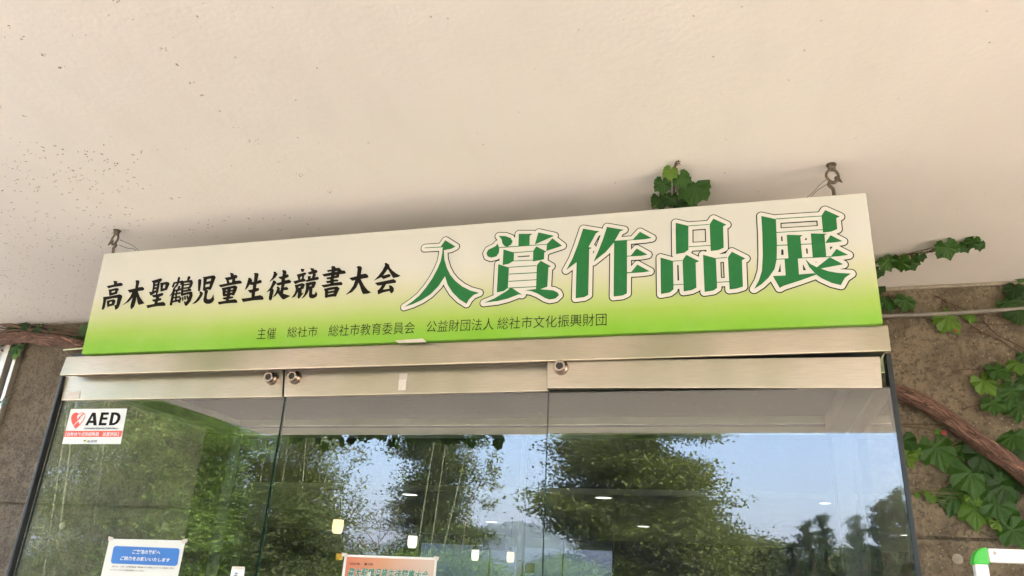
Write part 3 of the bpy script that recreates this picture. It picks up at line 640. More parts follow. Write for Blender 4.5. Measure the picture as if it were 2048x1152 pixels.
flat('logo_mark', [(665,925),(735,915),(660,965)], Z0, 'ink_black', st); flat('logo_mark', [(735,918),(720,968),(662,968)], Z0, 'yellow_ink', st)

n1 = sheet('notice_sheet', [(219,1077.5),(371,1081),(352,1170),(198,1168)], G0, 'paper', 'white notice with blue rounded heading taped to the left door', 'notice')
cq = (190,1060,6.4)
def rrect(q, r=.16, n=5):
    TL, TR, BR, BL = [Vector(p) for p in q]; out = []
    rx = r*.26
    for (u0, v0, a0) in ((rx, r, 180), (1-rx, r, 270), (1-rx, 1-r, 0), (rx, 1-r, 90)):
        for k in range(n+1):
            t = radians(a0+90*k/n); u = u0+rx*cos(t); v = v0+r*sin(t)
            out.append((TL*(1-u)+TR*u)*(1-v)+(BL*(1-u)+BR*u)*v)
    return [(p.x, p.y) for p in out]
shape2d('heading_panel', [crop(*cq, rrect([(240,203),(1088,235),(1052,462),(198,428)]), Z0)], [], .001, 0, Z0, 'blue_ink', n1, .003)
def tq(c, q): ox, oz, sc = c; return [(ox+x/sc, oz+y/sc) for x, y in q]
text('heading_lettering', 'ご来館の皆様へ', tq(cq, [(490,248),(845,262),(832,315),(475,305)]), Z0-.0006, 'paper_white', n1, .022)
text('heading_lettering', 'ご協力をお願いいたします', tq(cq, [(335,333),(965,360),(950,412),(318,385)]), Z0-.0006, 'paper_white', n1, .022)
text('small_lettering', '当館では、（公財）日本博物館協会「博物館における新型コロナウイルス感染拡大予防ガ', tq(cq, [(220,455),(1018,480),(1012,502),(212,475)]), Z0, 'ink_black', n1, .006)
text('small_lettering', 'イドライン」に基づき感染対策を行っています。', tq(cq, [(190,498),(630,512),(625,535),(185,520)]), Z0, 'ink_black', n1, .006)
for a, b in (((175,80),(235,95)), ((1120,120),(1185,110))):
    (x0, y0), (x1, y1) = a, b
    slab('corner_tape', pq(Z0-.0004, *tq(cq, [(x0,y0),(x1,y1),(x1-5,y1+45),(x0-8,y0+55)])), .0004, 'tape', n1)
n2 = sheet('small_notice', tq(cq, [(1752,482),(1918,486),(1900,640),(1722,640)]), G0, 'paper_white', 'small white paper strip between the left notice and the orange poster', 'notice')
text('lettering', '子', tq(cq, [(1782,548),(1832,548),(1815,625),(1765,625)]), Z0, 'ink_black', n2, .004)
slab('tape', pq(Z0-.0004, *tq(cq, [(1757,466),(1918,470),(1912,505),(1750,500)])), .0004, 'aluminium_frame', n2)

eq = (640,1020,6.4)
n3 = sheet('exhibition_poster', tq(eq, [(318,570),(1500,610),(1468,960),(262,960)]), G0, 'paper', 'orange exhibition poster with teal characters taped to the middle door', 'poster')
o = slab('print_area', pq(Z0-.0004, *tq(eq, [(345,600),(1470,640),(1440,960),(300,960)])), .0004, 'poster_print', n3)
text('small_lettering', '2022年　第7回', tq(eq, [(380,668),(680,682),(675,712),(375,702)]), Z0-.001, 'ink_black', n3, .012)
tqd = tq(eq, [(380,732),(1400,775),(1372,905),(340,880)])
o = text('title_lettering', '高木聖鶴児童生徒競書大会', tqd, Z0-.001, 'paper', n3, .05); o['label'] = 'cream edge round the teal characters'
text('title_lettering', '高木聖鶴児童生徒競書大会', tqd, Z0-.0016, 'teal_ink', n3, .018)
for q in ([(285,545),(355,560),(345,600),(275,590)], [(1455,590),(1525,600),(1510,650),(1470,640)]):
    slab('corner_tape', pq(Z0-.002, *tq(eq, q)), .0004, 'tape', n3)

# ---- traces of climbers on the soffit
V, F = [], []
def dash(px, py, L, ang, wd):
    if py > 470 and px > 600: return
    p = atz(px, py, H); q = [p + Vector((cos(ang)*a - sin(ang)*b, sin(ang)*a+cos(ang)*b, 0)) for a, b in ((-L/2,0),(-L*.1,-wd/2),(L/2,-wd*.2),(L*.35,wd*.3),(-L*.2,wd/2))]
    o_ = len(V); V.extend([Vector((v.x, v.y, H-.0012)) for v in q]); V.extend([Vector((v.x, v.y, H+.001)) for v in q])
    F.append(tuple(o_+k for k in (4,3,2,1,0)))
    for k in range(5): F.append((o_+k, o_+(k+1)%5, o_+5+(k+1)%5, o_+5+k))
def track(pts, per, spread, L=.010):
    for (x0,y0),(x1,y1) in zip(pts, pts[1:]):
        n = max(1, int(per))
        for k in range(n):
            cx, cy = x0+(x1-x0)*k/n, y0+(y1-y0)*k/n
            for j in range(random.randint(1, 5)):
                dash(cx+random.gauss(0, spread), cy+random.gauss(0, spread*.4), random.uniform(.25,.85)*L, random.gauss(0,.7), random.uniform(.0018,.004)*.45)
track([(232,2),(270,40),(325,100),(350,130),(385,165),(405,190),(440,220),(470,255),(510,280),(560,320),(600,350),(660,385),(690,400)], 1, 5, .008)
track([(20,55),(45,75),(90,110),(120,135),(165,165)], 1, 5); track([(5,212),(45,232),(85,247)], 1, 5)
track([(70,282),(125,300),(170,318),(215,340),(280,370),(350,395),(400,420),(460,430)], 1, 9, .010)
track([(0,270),(60,300),(110,340),(190,370),(240,405)], 3, 12); track([(0,320),(60,345),(130,345),(190,365)], 3, 10); track([(0,420),(60,440),(150,470),(220,500)], 3, 12); track([(0,545),(80,590),(160,600)], 3, 14)
for k in range(620):
    u, v = random.random(), random.random(); y = 285+v*370; xmax = min(230+ (1-v)*60, 560)
    x = u*xmax; lim = 645 - 8*(x/100)
    if y > lim or random.random() > .35+.65*v: continue
    dash(x, y, random.uniform(.005,.013), random.gauss(.1,.5), random.uniform(.0013,.0034))
for k in range(45): dash(random.uniform(230,640), random.uniform(430,475), random.uniform(.004,.011), random.gauss(0,.5), random.uniform(.001,.0026))
for k in range(50): dash(random.uniform(0,2048), random.uniform(0,430), random.uniform(.002,.006), random.gauss(0,.9), random.uniform(.001,.002))
o = obj('ivy_residue', V, F, 'residue'); tag(o, 'tiny brown marks left by old ivy feet on the cream ceiling', 'ivy marks', kind='stuff')

# ---- ivy -------------------------------------------------------------------
def leaf_mesh(seed, mat):
    rd = random.Random(seed); n = 30; V = [Vector((0,0,.0))]; F = []
    # outline: tip at -y, petiole at origin; three pointed lobes with teeth, heart-shaped base
    out = []
    for k in range(n):
        a = -180 + 360*k/n + rd.uniform(-2, 2)      # angle from the tip direction
        t = abs(a)
        r = .46 + .50*math.exp(-(t/20)**2) + .36*math.exp(-((t-50)/24)**2) + .24*math.exp(-((t-105)/42)**2) + .14*math.exp(-((t-150)/20)**2)
        if t > 168: r *= .4
        r *= 1 + (.06 if k % 2 else -.04) + rd.uniform(-.03, .03)
        th = radians(-90+a); out.append(Vector((r*cos(th), r*sin(th), 0)))
    bend = rd.uniform(.12, .35); side = rd.uniform(.15, .4); tw = rd.uniform(-.15, .15)
    def lift(p):
        r = p.length; return Vector((p.x, p.y, -bend*max(0,-p.y)**2*.6 - side*abs(p.x)*.5 + .018*cos(6*math.atan2(p.y, p.x))*r + tw*p.x))
    for q in out: V.append(lift(q*.5)+Vector((0,0,.03)))
    for q in out: V.append(lift(q))
    for k in range(n):
        j = (k+1) % n
        F.append((0, 1+k, 1+j)); F.append((1+k, 1+n+k, 1+n+j, 1+j))
    me = bpy.data.meshes.new('leaf'); me.from_pydata(V, [], F); me.materials.append(MT[mat])
    me.polygons.foreach_set('use_smooth', [True]*len(me.polygons)); me.update(); return me
LM = {k: [leaf_mesh(i*7+3, k) for i in range(6)] for k in ('ivy_leaf','ivy_leaf_young','ivy_leaf_deep')}
LM['ivy_leaf_red'] = [leaf_mesh(2, 'ivy_leaf_red')]
def put_leaf(parent, pos, size, normal, down, mat='ivy_leaf', rot=None):
    """size = overall width in metres"""
    me = random.choice(LM[mat]); o = bpy.data.objects.new('leaf', me); COL.objects.link(o); o.parent = parent
    z = (Vector(normal) + Vector((random.uniform(-.3,.3), random.uniform(-.1,.1), random.uniform(-.25,.3)))).normalized()
    dn = Vector(down); rr = random.uniform(-.5,.5) if rot is None else rot
    dn = Matrix.Rotation(rr, 3, z) @ dn
    y = -(dn - z*dn.dot(z)).normalized(); x = y.cross(z)
    s = size/1.62
    m3 = Matrix((x*s*random.uniform(.9,1.08), y*s, z*s)).transposed()
    m4 = m3.to_4x4(); m4.translation = Vector(pos) - Vector(parent.location) - (m3 @ Vector((0,-.35,0)))
    o.matrix_local = m4
    return o
def stems(parent, name, paths, r, mat='twig', hairs=True):
    V, F = [], []
    for pts in paths:
        tube('', pts, r, mat, parent, 5, 4, add=(V, F))
        if hairs:
            sp = smooth_path(pts, 6)
            for i in range(0, len(sp), 2):
                p = sp[i][0]; d = Vector((random.uniform(-1,1), random.uniform(-.2,.2), random.uniform(-1,1))).normalized()*random.uniform(.006,.016)
                tube('', [p, p+d], r*.6, mat, parent, 3, 1, add=(V, F))
    return obj(name, V, F, mat, parent, smooth=True)
px_m = lambda Y: Y/F_PX/.93
def vine(label, Y, paths, leaves, r=.0022, sc=1.0, z=None, normal=(0,-1,.25), down=(0,0,-1), default='ivy_leaf'):
    def P(x, y, off=0):
        if z is not None: q = atz(x, y, H-.004-off); return q
        return at(x, y, Y-off)
    base = P(*paths[0][0]); t = thing('ivy_vine', base, label, 'ivy', 'ivy climbing over the entrance')
    stems(t, 'stem', [[P(x, y, .004) for x, y in p] for p in paths], r)
    pet = ([], [])
    for L in leaves:
        x, y, s = L[:3]; mt = L[3] if len(L) > 3 else default
        off = random.uniform(.012, .05)
        pos = P(x, y, off); size = s*px_m(pos.y)
        o = put_leaf(t, pos, size, normal, down, mt)
        top = o.matrix_local.translation + Vector(t.location)
        # petiole from leaf base back to the wall
        bx = P(x+random.uniform(-1,1)*s*.2, y-s*(.75 if z is None else .35), .003)
        tube('', [top, (top+bx)/2+Vector((0,-.01,0)), bx], .0011, 'green_stem', t, 4, 3, add=pet)
    obj('petiole', pet[0], pet[1], 'green_stem', t, smooth=True)
    return t
def R5(*L): return [(1700+x/3.6, 480+y/3.6, s/3.6*1.12, *m_) for x, y, s, *m_ in L]
def R6(*L): return [(1700+x/3.098, 780+y/3.098, s/3.098*1.12, *m_) for x, y, s, *m_ in L]
def r5(*p): return [(1700+x/3.6, 480+y/3.6) for x, y in p]
def r6(*p): return [(1700+x/3.098, 780+y/3.098) for x, y in p]
Yg, Dp = 'ivy_leaf_young', 'ivy_leaf_deep'
# creeping along the soffit, right of the sign
vine('ivy shoot creeping along the ceiling to the right of the sign', 0, [r5((120,180),(240,145),(400,108),(630,75),(790,28),(960,18)), r5((380,108),(450,112),(520,120)), r5((560,86),(610,60),(690,20))],
     R5((275,185,112),(365,185,125),(450,190,105),(512,135,68),(705,88,140),(838,62,85),(875,30,90),(938,55,72),(205,250,95)), z=1, normal=(0,-.75,-.6), down=(.05,.3,-1), r=.0026)
vine('thin bare ivy runner along the joint between ceiling and right wall', WR, [r5((190,333),(400,330),(640,320),(870,305),(1120,300),(1250,318)), r5((970,292),(1130,305),(1250,312))], R5((1235,235,45,Yg)), r=.003)
vine('ivy spray on the right wall just below the ceiling beside the sign', WR, [r5((215,350),(300,410),(340,430),(440,510),(560,570),(640,600)), r5((440,510),(330,560),(250,570))], R5((275,472,125),(395,462,125),(215,360,80,Dp)))
vine('bare forked ivy twig under the ceiling crossing to the grey cable', WR, [r5((610,400),(700,445),(800,490),(900,520),(1000,545),(1120,550)), r5((690,430),(655,490)), r5((690,430),(705,495)), r5((755,478),(765,510)), r5((890,480),(960,580),(1060,680),(1200,750),(1260,790))], R5((735,600,185,Yg),(868,556,105,Yg)))
vine('long bare ivy runner slanting down the upper right wall', WR, [r5((740,655),(900,660),(960,670),(1080,720),(1180,790),(1260,860)), r5((850,595),(940,655),(1040,700)), r5((900,590),(1060,612),(1250,600)), r5((735,945),(860,930),(1040,935))], R5((765,655,24,'ivy_leaf_red')))
vine('ivy mass at the right edge just under the ceiling', WR, [r5((1240,200),(1210,330),(1180,440),(1200,560)), r5((1180,440),(1260,430))],
     R5((1228,280,70),(1185,370,130,Dp),(1245,375,110),(1150,470,110),(1235,465,130,Dp),(1170,545,110),(1215,550,140,Dp),(1265,560,130),(1262,220,70,Yg)))
vine('ivy cluster at the right edge above the woody stem', WR, [r5((1120,1140),(1100,1000),(1140,940),(1240,900)), r6((790,95),(880,110),(1000,90)), r6((700,115),(830,85),(1070,45))],
     R5((1100,960,145),(995,1055,150,Yg),(1215,915,130,Yg),(1240,1035,140),(1150,1120,150),(1265,850,90))+R6((870,10,70),(890,108,110),(1000,60,130),(1050,130,150),(1070,20,110,Dp)))
vine('ivy leaves tucked under the woody stem against the dark door post', WR, [r6((270,215),(420,212),(600,220),(720,240)), r6((300,225),(430,235),(620,270),(720,285)), r6((290,380),(380,380),(440,395))],
     R6((335,345,125),(358,430,115,Yg),(415,385,55,Yg),(545,262,35,Yg),(583,270,26,'ivy_leaf_red'),(305,420,60)))
vine('large ivy cluster filling the right wall below the woody stem', WR, [r6((440,420),(560,350),(700,360),(850,440),(960,520),(1000,600)), r6((650,445),(760,430),(900,440)), r6((640,470),(740,500),(850,590),(1000,720),(1070,780)), r6((740,420),(750,500)), r6((860,620),(1010,640),(1078,640))],
     R6((555,405,190),(725,350,175),(850,440,175,Dp),(930,535,125,Dp),(760,570,205),(905,640,180),(935,690,150),(1045,590,70,Dp),(790,690,60,Yg),(870,380,110,Dp),(1000,318,150),(1068,410,90,Dp),(955,620,160,Dp)))
vine('ivy branch hanging lowest on the right wall above the white frame', WR, [r6((330,635),(420,640),(520,655),(600,660),(700,700),(800,760),(960,820),(1040,870)), r6((700,700),(780,690),(880,700))],
     R6((340,645,26,Yg),(420,655,34,Yg),(475,650,36,Yg),(510,680,52,Yg),(632,685,180),(780,785,155,Yg),(750,680,50,Yg),(795,695,58,Yg),(700,655,60,Yg),(925,740,150),(975,790,100),(920,842,66,Yg),(1035,905,140),(970,830,70)))
# behind the top edge of the sign
def Rm(*L): return [(1230+x/2.88, 300+y/2.88, s/2.88*1.10, *m_) for x, y, s, *m_ in L]
def rm(*p): return [(1230+x/2.88, 300+y/2.88) for x, y in p]
vine('ivy tuft growing out of the gap behind the top edge of the sign', 0, [rm((340,360),(340,250),(338,180),(345,110),(352,72)), rm((338,180),(380,140),(398,120)), rm((345,90),(352,70),(362,66))],
     Rm((315,145,92,Yg),(275,220,115),(388,185,112),(452,255,185),(265,310,110,Dp),(320,300,90,Dp),(420,320,110,Dp),(385,330,90)), z=1, normal=(0,-.8,-.5), down=(.0,.4,-1), r=.003)
# left corner
vine('ivy leaves around the woody stem in the upper left corner', WL, [[(0,608),(14,624),(22,632),(60,646),(120,655),(165,660)], [(0,640),(40,652),(90,662),(150,668)], [(0,655),(60,668),(120,672),(165,676)], [(2,700),(10,706),(14,712)], [(0,648),(30,660),(70,664),(110,666),(160,664)]],
     [(4,620,22),(9,640,22,Yg),(20,660,40,Dp),(4,690,20),(27,700,44),(30,712,30,Yg),(70,661,40,Dp),(167,662,40),(160,676,30),(150,672,28,Dp),(136,674,24,Dp),(46,654,28,Dp),(95,664,22,Dp)], r=.004)
vine('single ivy leaf on the window frame at the left edge', WL-.03, [[(0,806),(6,800),(18,790),(36,786)]], [(5,808,24)], r=.002)
# fringe of ivy hanging from the front edge of the canopy (seen in the glass)
for i, (x0, x1, lb) in enumerate(((-4.6,-3.15,'ivy fringe hanging from the canopy edge towards the bamboo'), (-3.1,-2.2,'short ivy fringe hanging from the middle of the canopy edge'), (-1.65,-.45,'ivy fringe hanging from the canopy edge by the big tree'))):
    t = thing('ivy_fringe', ((x0+x1)/2, -2.29, H), lb, 'ivy', 'ivy hanging from the canopy edge')
    stems(t, 'stem', [[Vector((x0,-2.285,H+.08)), Vector(((x0+x1)/2,-2.29,H+.06)), Vector((x1,-2.285,H+.1))]], .004)
    for k in range(int((x1-x0)*58)):
        hang = abs(random.gauss(0,.06)) if random.random() < .8 else random.uniform(.05,.16)
        q = Vector((random.uniform(x0, x1), -2.30-random.uniform(0,.05), H+.04-hang*(1 if i != 2 else .45)))
        put_leaf(t, q, random.uniform(.05,.11), (0,-1,.2), (0,0,-1), random.choice(['ivy_leaf','ivy_leaf_deep','ivy_leaf_young']))

# ---- woody stems
t = thing('woody_vine', at(1780, 790, WR-.04), 'thick reddish woody stem curving down the right wall', 'vine')
pp = [(1700,752,.036),(1772,778,.039),(1830,797,.041),(1880,825,.041),(1920,855,.041),(1965,888,.040),(2010,920,.042),(2060,958,.043),(2160,1040,.045),(2260,1160,.045)]
tube('bark_stem', [(*at(x, y, WR-.045), r*.84) for x, y, r in pp], .04, 'vine_bark', t, 22, 12, wob=.22, uv=True)
t = thing('woody_vine', at(60, 680, WL-.06), 'gnarled brown woody stem running along the top of the left wall', 'vine')
pp = [(-120,712,.036),(-40,690,.038),(0,679,.034),(40,676,.032),(80,677,.034),(120,682,.036),(150,690,.036),(190,698,.034),(300,706,.03),(420,700,.03)]
tube('bark_stem', [(*at(x, y, WL-.06), r) for x, y, r in pp], .03, 'vine_bark', t, 20, 10, wob=.28, uv=True)
t = thing('tree_root', at(60, 660, WL-.02), 'thin dark dead stems above the gnarled left stem', 'vine')
V, F = [], []
for pts in ([(-40,640,.012),(20,650,.012),(70,660,.010),(130,668,.008),(170,672,.006)], [(-30,668,.010),(40,660,.008),(100,664,.007),(160,664,.004)], [(0,635,.003),(50,648,.004),(110,655,.003),(160,662,.003)]):
    tube('', [(*at(x, y, WL-.03), r) for x, y, r in pts], .01, 'twig', t, 8, 5, wob=.3, add=(V, F))
obj('dead_stem', V, F, 'twig', t, smooth=True)

# ---- grey conduit crossing behind the sign's right end
t = tube('grey_cable', [at(1640,634,WR-.03), at(1765,632,WR-.03), at(1850,629,WR-.03), at(1940,624,WR-.03), at(2048,617,WR-.03), at(2250,606,WR-.03)], .0092, 'cable_grey', None, 12, 5)
tag(t, 'grey cable running from behind the sign across the right wall', 'cable')
t = tube('metal_pipe', [at(128,700,WL-.12), at(150,698,WL-.12), at(240,692,WL-.12)], .007, 'steel_dark', None, 12, 2)
tag(t, 'short grey pipe end poking out left of the sign foot', 'pipe')

# ---- white stand frame, lower right
YS = 1.95
fs = thing('display_stand', Vector((at(1960,1110,YS).x+.3, YS, 0)), 'white tubular display stand with bright green corner piece at the lower right', 'display stand')
cT = at(1958, 1112, YS)
tw_ = .0145
a = at(1974, 1111, YS); b = at(2048, 1113, YS); zc = a.z; xc = at(1960, 1130, YS).x
o = box('top_rail', a.x, a.x+.62, YS-.012, YS+.012, zc-tw_, zc+tw_, 'white_coat', fs, bev=.003)
box('side_rail', xc-.013, xc+.013, YS-.0125, YS+.0115, .03, zc-.0170, 'white_coat', fs, bev=.003)
box('side_rail', a.x+.62, a.x+.646, YS-.0125, YS+.0115, .03, zc+tw_, 'white_coat', fs, bev=.003)
box('foot', xc-.02, xc+.02, YS-.25, YS+.25, .005, .03, 'white_coat', fs, bev=.003)
box('foot', a.x+.61, a.x+.65, YS-.25, YS+.25, .005, .03, 'white_coat', fs, bev=.003)
box('lower_rail', xc+.015, a.x+.618, YS-.010, YS+.010, .4, .43, 'white_coat', fs, bev=.003)
# rounded green corner
V, F = [], []; n = 10; cx0, cz0 = a.x-.001, zc-.0185
R0 = (cx0-(xc-.0155)); 
ring = [(cx0, zc+.0165)]
for k in range(n+1):
    t_ = radians(90+90*k/n); ring.append((cx0+R0*cos(t_), cz0+.0+(zc+.0165-cz0)*sin(t_)))
ring += [(xc-.0155, cz0-.001), (xc+.0155, cz0-.001), (xc+.0155, zc-.0165), (cx0, zc-.0165)]
ring = ring[1:]
m_ = len(ring)
for yy in (YS-.0155, YS+.0145):
    for x_, z_ in ring: V.append(Vector((x_, yy, z_)))
F = [tuple(range(m_)), tuple(range(2*m_-1, m_-1, -1))]+[(k+m_, (k+1)%m_+m_, (k+1)%m_, k) for k in range(m_)]
o = obj('corner_piece', local(fs, V), F, 'green_plastic', fs); bevel(o, .003)
p = at(1989.5, 1106, YS-.012); lathe('screw', [(.0034,0),(.0034,.0014),(.0022,.002),(.0008,.0012)], (p.x, YS-.0122, p.z), 'chrome_warm', fs, seg=14)

# ---- interior ----------------------------------------------------------------
CZ = EYE+.93; BZ = EYE+.875; YB = 7.95
box('interior_floor', -12, 9, WR+.1, 23, -.1, .01, 'interior_floor', kind='structure')
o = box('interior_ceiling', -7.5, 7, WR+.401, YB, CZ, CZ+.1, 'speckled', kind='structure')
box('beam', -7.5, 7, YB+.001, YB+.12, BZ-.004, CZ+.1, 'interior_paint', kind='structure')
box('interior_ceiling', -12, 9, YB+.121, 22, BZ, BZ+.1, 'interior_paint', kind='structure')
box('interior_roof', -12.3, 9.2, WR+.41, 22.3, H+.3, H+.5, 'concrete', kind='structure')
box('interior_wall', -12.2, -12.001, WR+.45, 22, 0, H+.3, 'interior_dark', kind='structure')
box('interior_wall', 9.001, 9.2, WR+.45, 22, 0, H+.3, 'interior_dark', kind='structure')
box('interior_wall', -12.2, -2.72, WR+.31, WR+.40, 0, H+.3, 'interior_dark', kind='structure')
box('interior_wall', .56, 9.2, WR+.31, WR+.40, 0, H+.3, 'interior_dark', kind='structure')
# far window wall at 16.6 m, solid further right
wx0, wx1 = -.42*16.6, -.151*16.6
box('interior_wall', -12, wx0, 16.6, 16.75, 0, BZ, 'interior_dark', kind='structure')
box('interior_wall', wx1, 9, 16.6, 16.75, 0, BZ, 'interior_dark', kind='structure')
fw = thing('far_window', ((wx0+wx1)/2, 16.6, 0), 'tall bluish window at the far end of the hall behind the lamps', 'window')
for xx in (wx0+.02, (wx0*.62+wx1*.38), (wx0*.25+wx1*.75), wx1-.04):
    box('mullion', xx, xx+.03, 16.62, 16.68, 0, BZ-.001, 'dark_bronze', fw)
box('sill', wx0, wx1, 16.6, 16.7, .0, .25, 'interior_dark', fw)
v = [(wx0,16.69,.25),(wx1,16.69,.25),(wx1,16.70,.25),(wx0,16.70,.25)]; v += [(a_,b_,BZ) for a_,b_,_ in v]
obj('pane', local(fw, v), BOXF, 'glass_tinted', fw)
for nm, q, Y, mt, lb in (('wall_picture', [(967,1064),(1012,1065),(1010,1101),(965,1100)], 14.0, 'picture_panel', 'dark blue square panel hanging inside left of the far window'), ('wall_picture', [(1051,1127),(1069,1127),(1067,1146),(1049,1146)], 14.0, 'picture_pale', 'small pale picture low down inside behind the warm lamp')):
    o = slab(nm, pq(Y, *q), .03, mt); tag(o, lb, 'picture')
def pendant(px, py, wpx, mat, label, hpx):
    Yl = .115/(wpx/F_PX)*.93; c = at(px, py, Yl)
    t = thing('pendant_lamp', Vector((c.x, c.y, BZ)), label, 'pendant lamp', 'pendant lamps in the hall')
    hh = hpx/F_PX*Yl/.93/2; r = .0575
    lathe('shade', [(r*.45, hh), (r*.8, hh*.85), (r*.95, hh*.5), (r, -hh*.1), (r*.93, -hh*.7), (r*.72, -hh*.97), (r*.5, -hh), (r*.5,-hh*.9)], c, mat, t, axis='z', seg=24)
    lathe('dim_top_band', [(r*.47, hh*1.01), (r*.83, hh*.86), (r*.93, hh*.62)], c, 'picture_pale', t, axis='z', seg=24)  # added band: the darker top of the glow put into its colour
    lathe('cap', [(.014, hh+.03), (.02, hh+.005), (r*.45, hh+.001), (.002,hh+.0005)], c, 'dark_bronze', t, axis='z', seg=16)
    tube('cord', [c+Vector((0,0,hh+.03)), Vector((c.x, c.y, BZ))], .003, 'gasket_and_shade_black', t, 6, 1)
pendant(676, 1050, 22, 'lamp_warm', 'largest glowing glass pendant left of the orange poster', 32)
pendant(825, 1081, 18.5, 'lamp_white', 'glowing pendant above the orange poster in front of the tree', 27)
pendant(950.5, 1108, 14, 'lamp_white', 'glowing pendant right of the orange poster', 23)
pendant(1021, 1112, 14, 'lamp_warm', 'warm glowing pendant beside the joint of the right door', 22)
pendant(679, 1112, 14, 'lamp_amber', 'small amber pendant at the top left corner of the orange poster', 15)
for px, py, lb in ((820,988,'downlight over the leftmost pendants'),(1207,994,'large downlight in front of the big tree'),(983,1043,'downlight left of the right door joint'),(1287,1052,'downlight in the dark middle of the big tree'),(1331,1088,'lowest downlight in the big tree'),(1084,1079,'downlight at the right door joint'),(1650,1005,'small downlight alone in the bright right part')):
    c = atz(px, py, BZ-.002)
    rr = (14 if px in (1207,820) else 10)/F_PX*c.y/.9 if px != 1650 else 9/F_PX*c.y
    t = thing('ceiling_downlight', Vector((c.x, c.y, BZ)), lb+' seen through the glass', 'ceiling light', 'ceiling downlights in the hall')
    lathe('trim_ring', [(rr*1.12,0),(rr*1.12,-.012),(rr,-.012),(rr,-.004)], Vector((c.x,c.y,BZ)), 'white_coat', t, axis='z', seg=24)
    lathe('lens', [(rr*.98,-.003),(rr*.98,-.010),(.002,-.010)], Vector((c.x,c.y,BZ)), 'downlight', t, axis='z', seg=24)

# ---- outdoors, behind the viewer ------------------------------------------------
def inpoly(px, py, poly):
    ins = np.zeros(px.shape, bool); P = poly
    for (ax, ay), (bx, by) in zip(P, P[1:]+P[:1]):
        c = (ay > py) != (by > py); ins ^= c & (px < ax+(py-ay)/((by-ay) or 1e-9)*(bx-ax))
    return ins
def project_clumps(poly, D0, D1, n, er=0, bough=(.42, .13)):
    xs = [p[0] for p in poly]; ys = [p[1] for p in poly]; hubs = []; ph = RNG.uniform(0, 6, 4)
    nh = max(8, n//5)
    while len(hubs) < nh:
        X = RNG.uniform(min(xs), max(xs), 4000); Y = RNG.uniform(min(ys), max(ys), 4000)
        A = X+16*np.sin(Y/23+ph[0])+9*np.sin(Y/9.5+ph[1]); B = Y+12*np.sin(X/27+ph[2])+8*np.sin(X/11+ph[3])
        k = inpoly(A, B, poly) & inpoly(A+er, B, poly) & inpoly(A-er, B, poly) & inpoly(A, B-er*.5, poly) & inpoly(A, B+er*.5, poly)
        hubs += [(a_, b_) for a_, b_ in zip(X[k], Y[k])][:max(1, nh-len(hubs))]
    out = []
    for i in range(n):
        hx, hy = hubs[i % nh][:2]
        if i < nh: D = RNG.uniform(D0, D1); hubs[i] = (hx, hy, D) if len(hubs[i]) == 2 else hubs[i]
    H3 = [mir(h[0], h[1], h[2] if len(h) > 2 else (D0+D1)/2) for h in hubs]
    for i in range(n):
        c = H3[i % nh]; g_ = RNG.normal(0, 1, 3)
        out.append(c+Vector((g_[0]*bough[0], g_[1]*bough[0], g_[2]*bough[1]-.12*abs(g_[0])*bough[0])))
    return out
def leaves_mesh(name, centres, per, rad, lw, ll, mat, parent, flat_=.6, droop=0, layer=.45):
    if name == 'crown' and mat != 'leaf_pine': lw *= .78; ll *= .78; per = int(per*1.4)
    C = np.array([tuple(c) for c in centres]); n = len(C)*per
    base = np.repeat(C, per, 0); off = RNG.normal(0, 1, (n, 3))*rad; off[:,2] *= layer
    P = base+off
    d = RNG.normal(0, 1, (n, 3)); d[:,2] = d[:,2]*(1-flat_) - droop; d /= np.linalg.norm(d, axis=1)[:,None]
    u = RNG.normal(0, 1, (n, 3)); u = np.cross(d, u); u /= np.linalg.norm(u, axis=1)[:,None]
    s = RNG.uniform(.7, 1.3, n)[:,None]
    a = P-d*ll/2*s; b = P+u*lw/2*s; c = P+d*ll/2*s; e = P-u*lw/2*s
    V = np.stack([a,b,c,e], 1).reshape(-1, 3) - np.array(parent.location)
    me = bpy.data.meshes.new(name); me.vertices.add(4*n); me.vertices.foreach_set('co', V.ravel())
    me.loops.add(4*n); me.loops.foreach_set('vertex_index', np.arange(4*n, dtype=np.int32))
    me.polygons.add(n); me.polygons.foreach_set('loop_start', np.arange(0, 4*n, 4, dtype=np.int32)); me.polygons.foreach_set('loop_total', np.full(n, 4, dtype=np.int32))
    me.materials.append(MT[mat]); me.update(calc_edges=True); me.validate()
    o = bpy.data.objects.new(name, me); COL.objects.link(o); o.parent = parent; return o
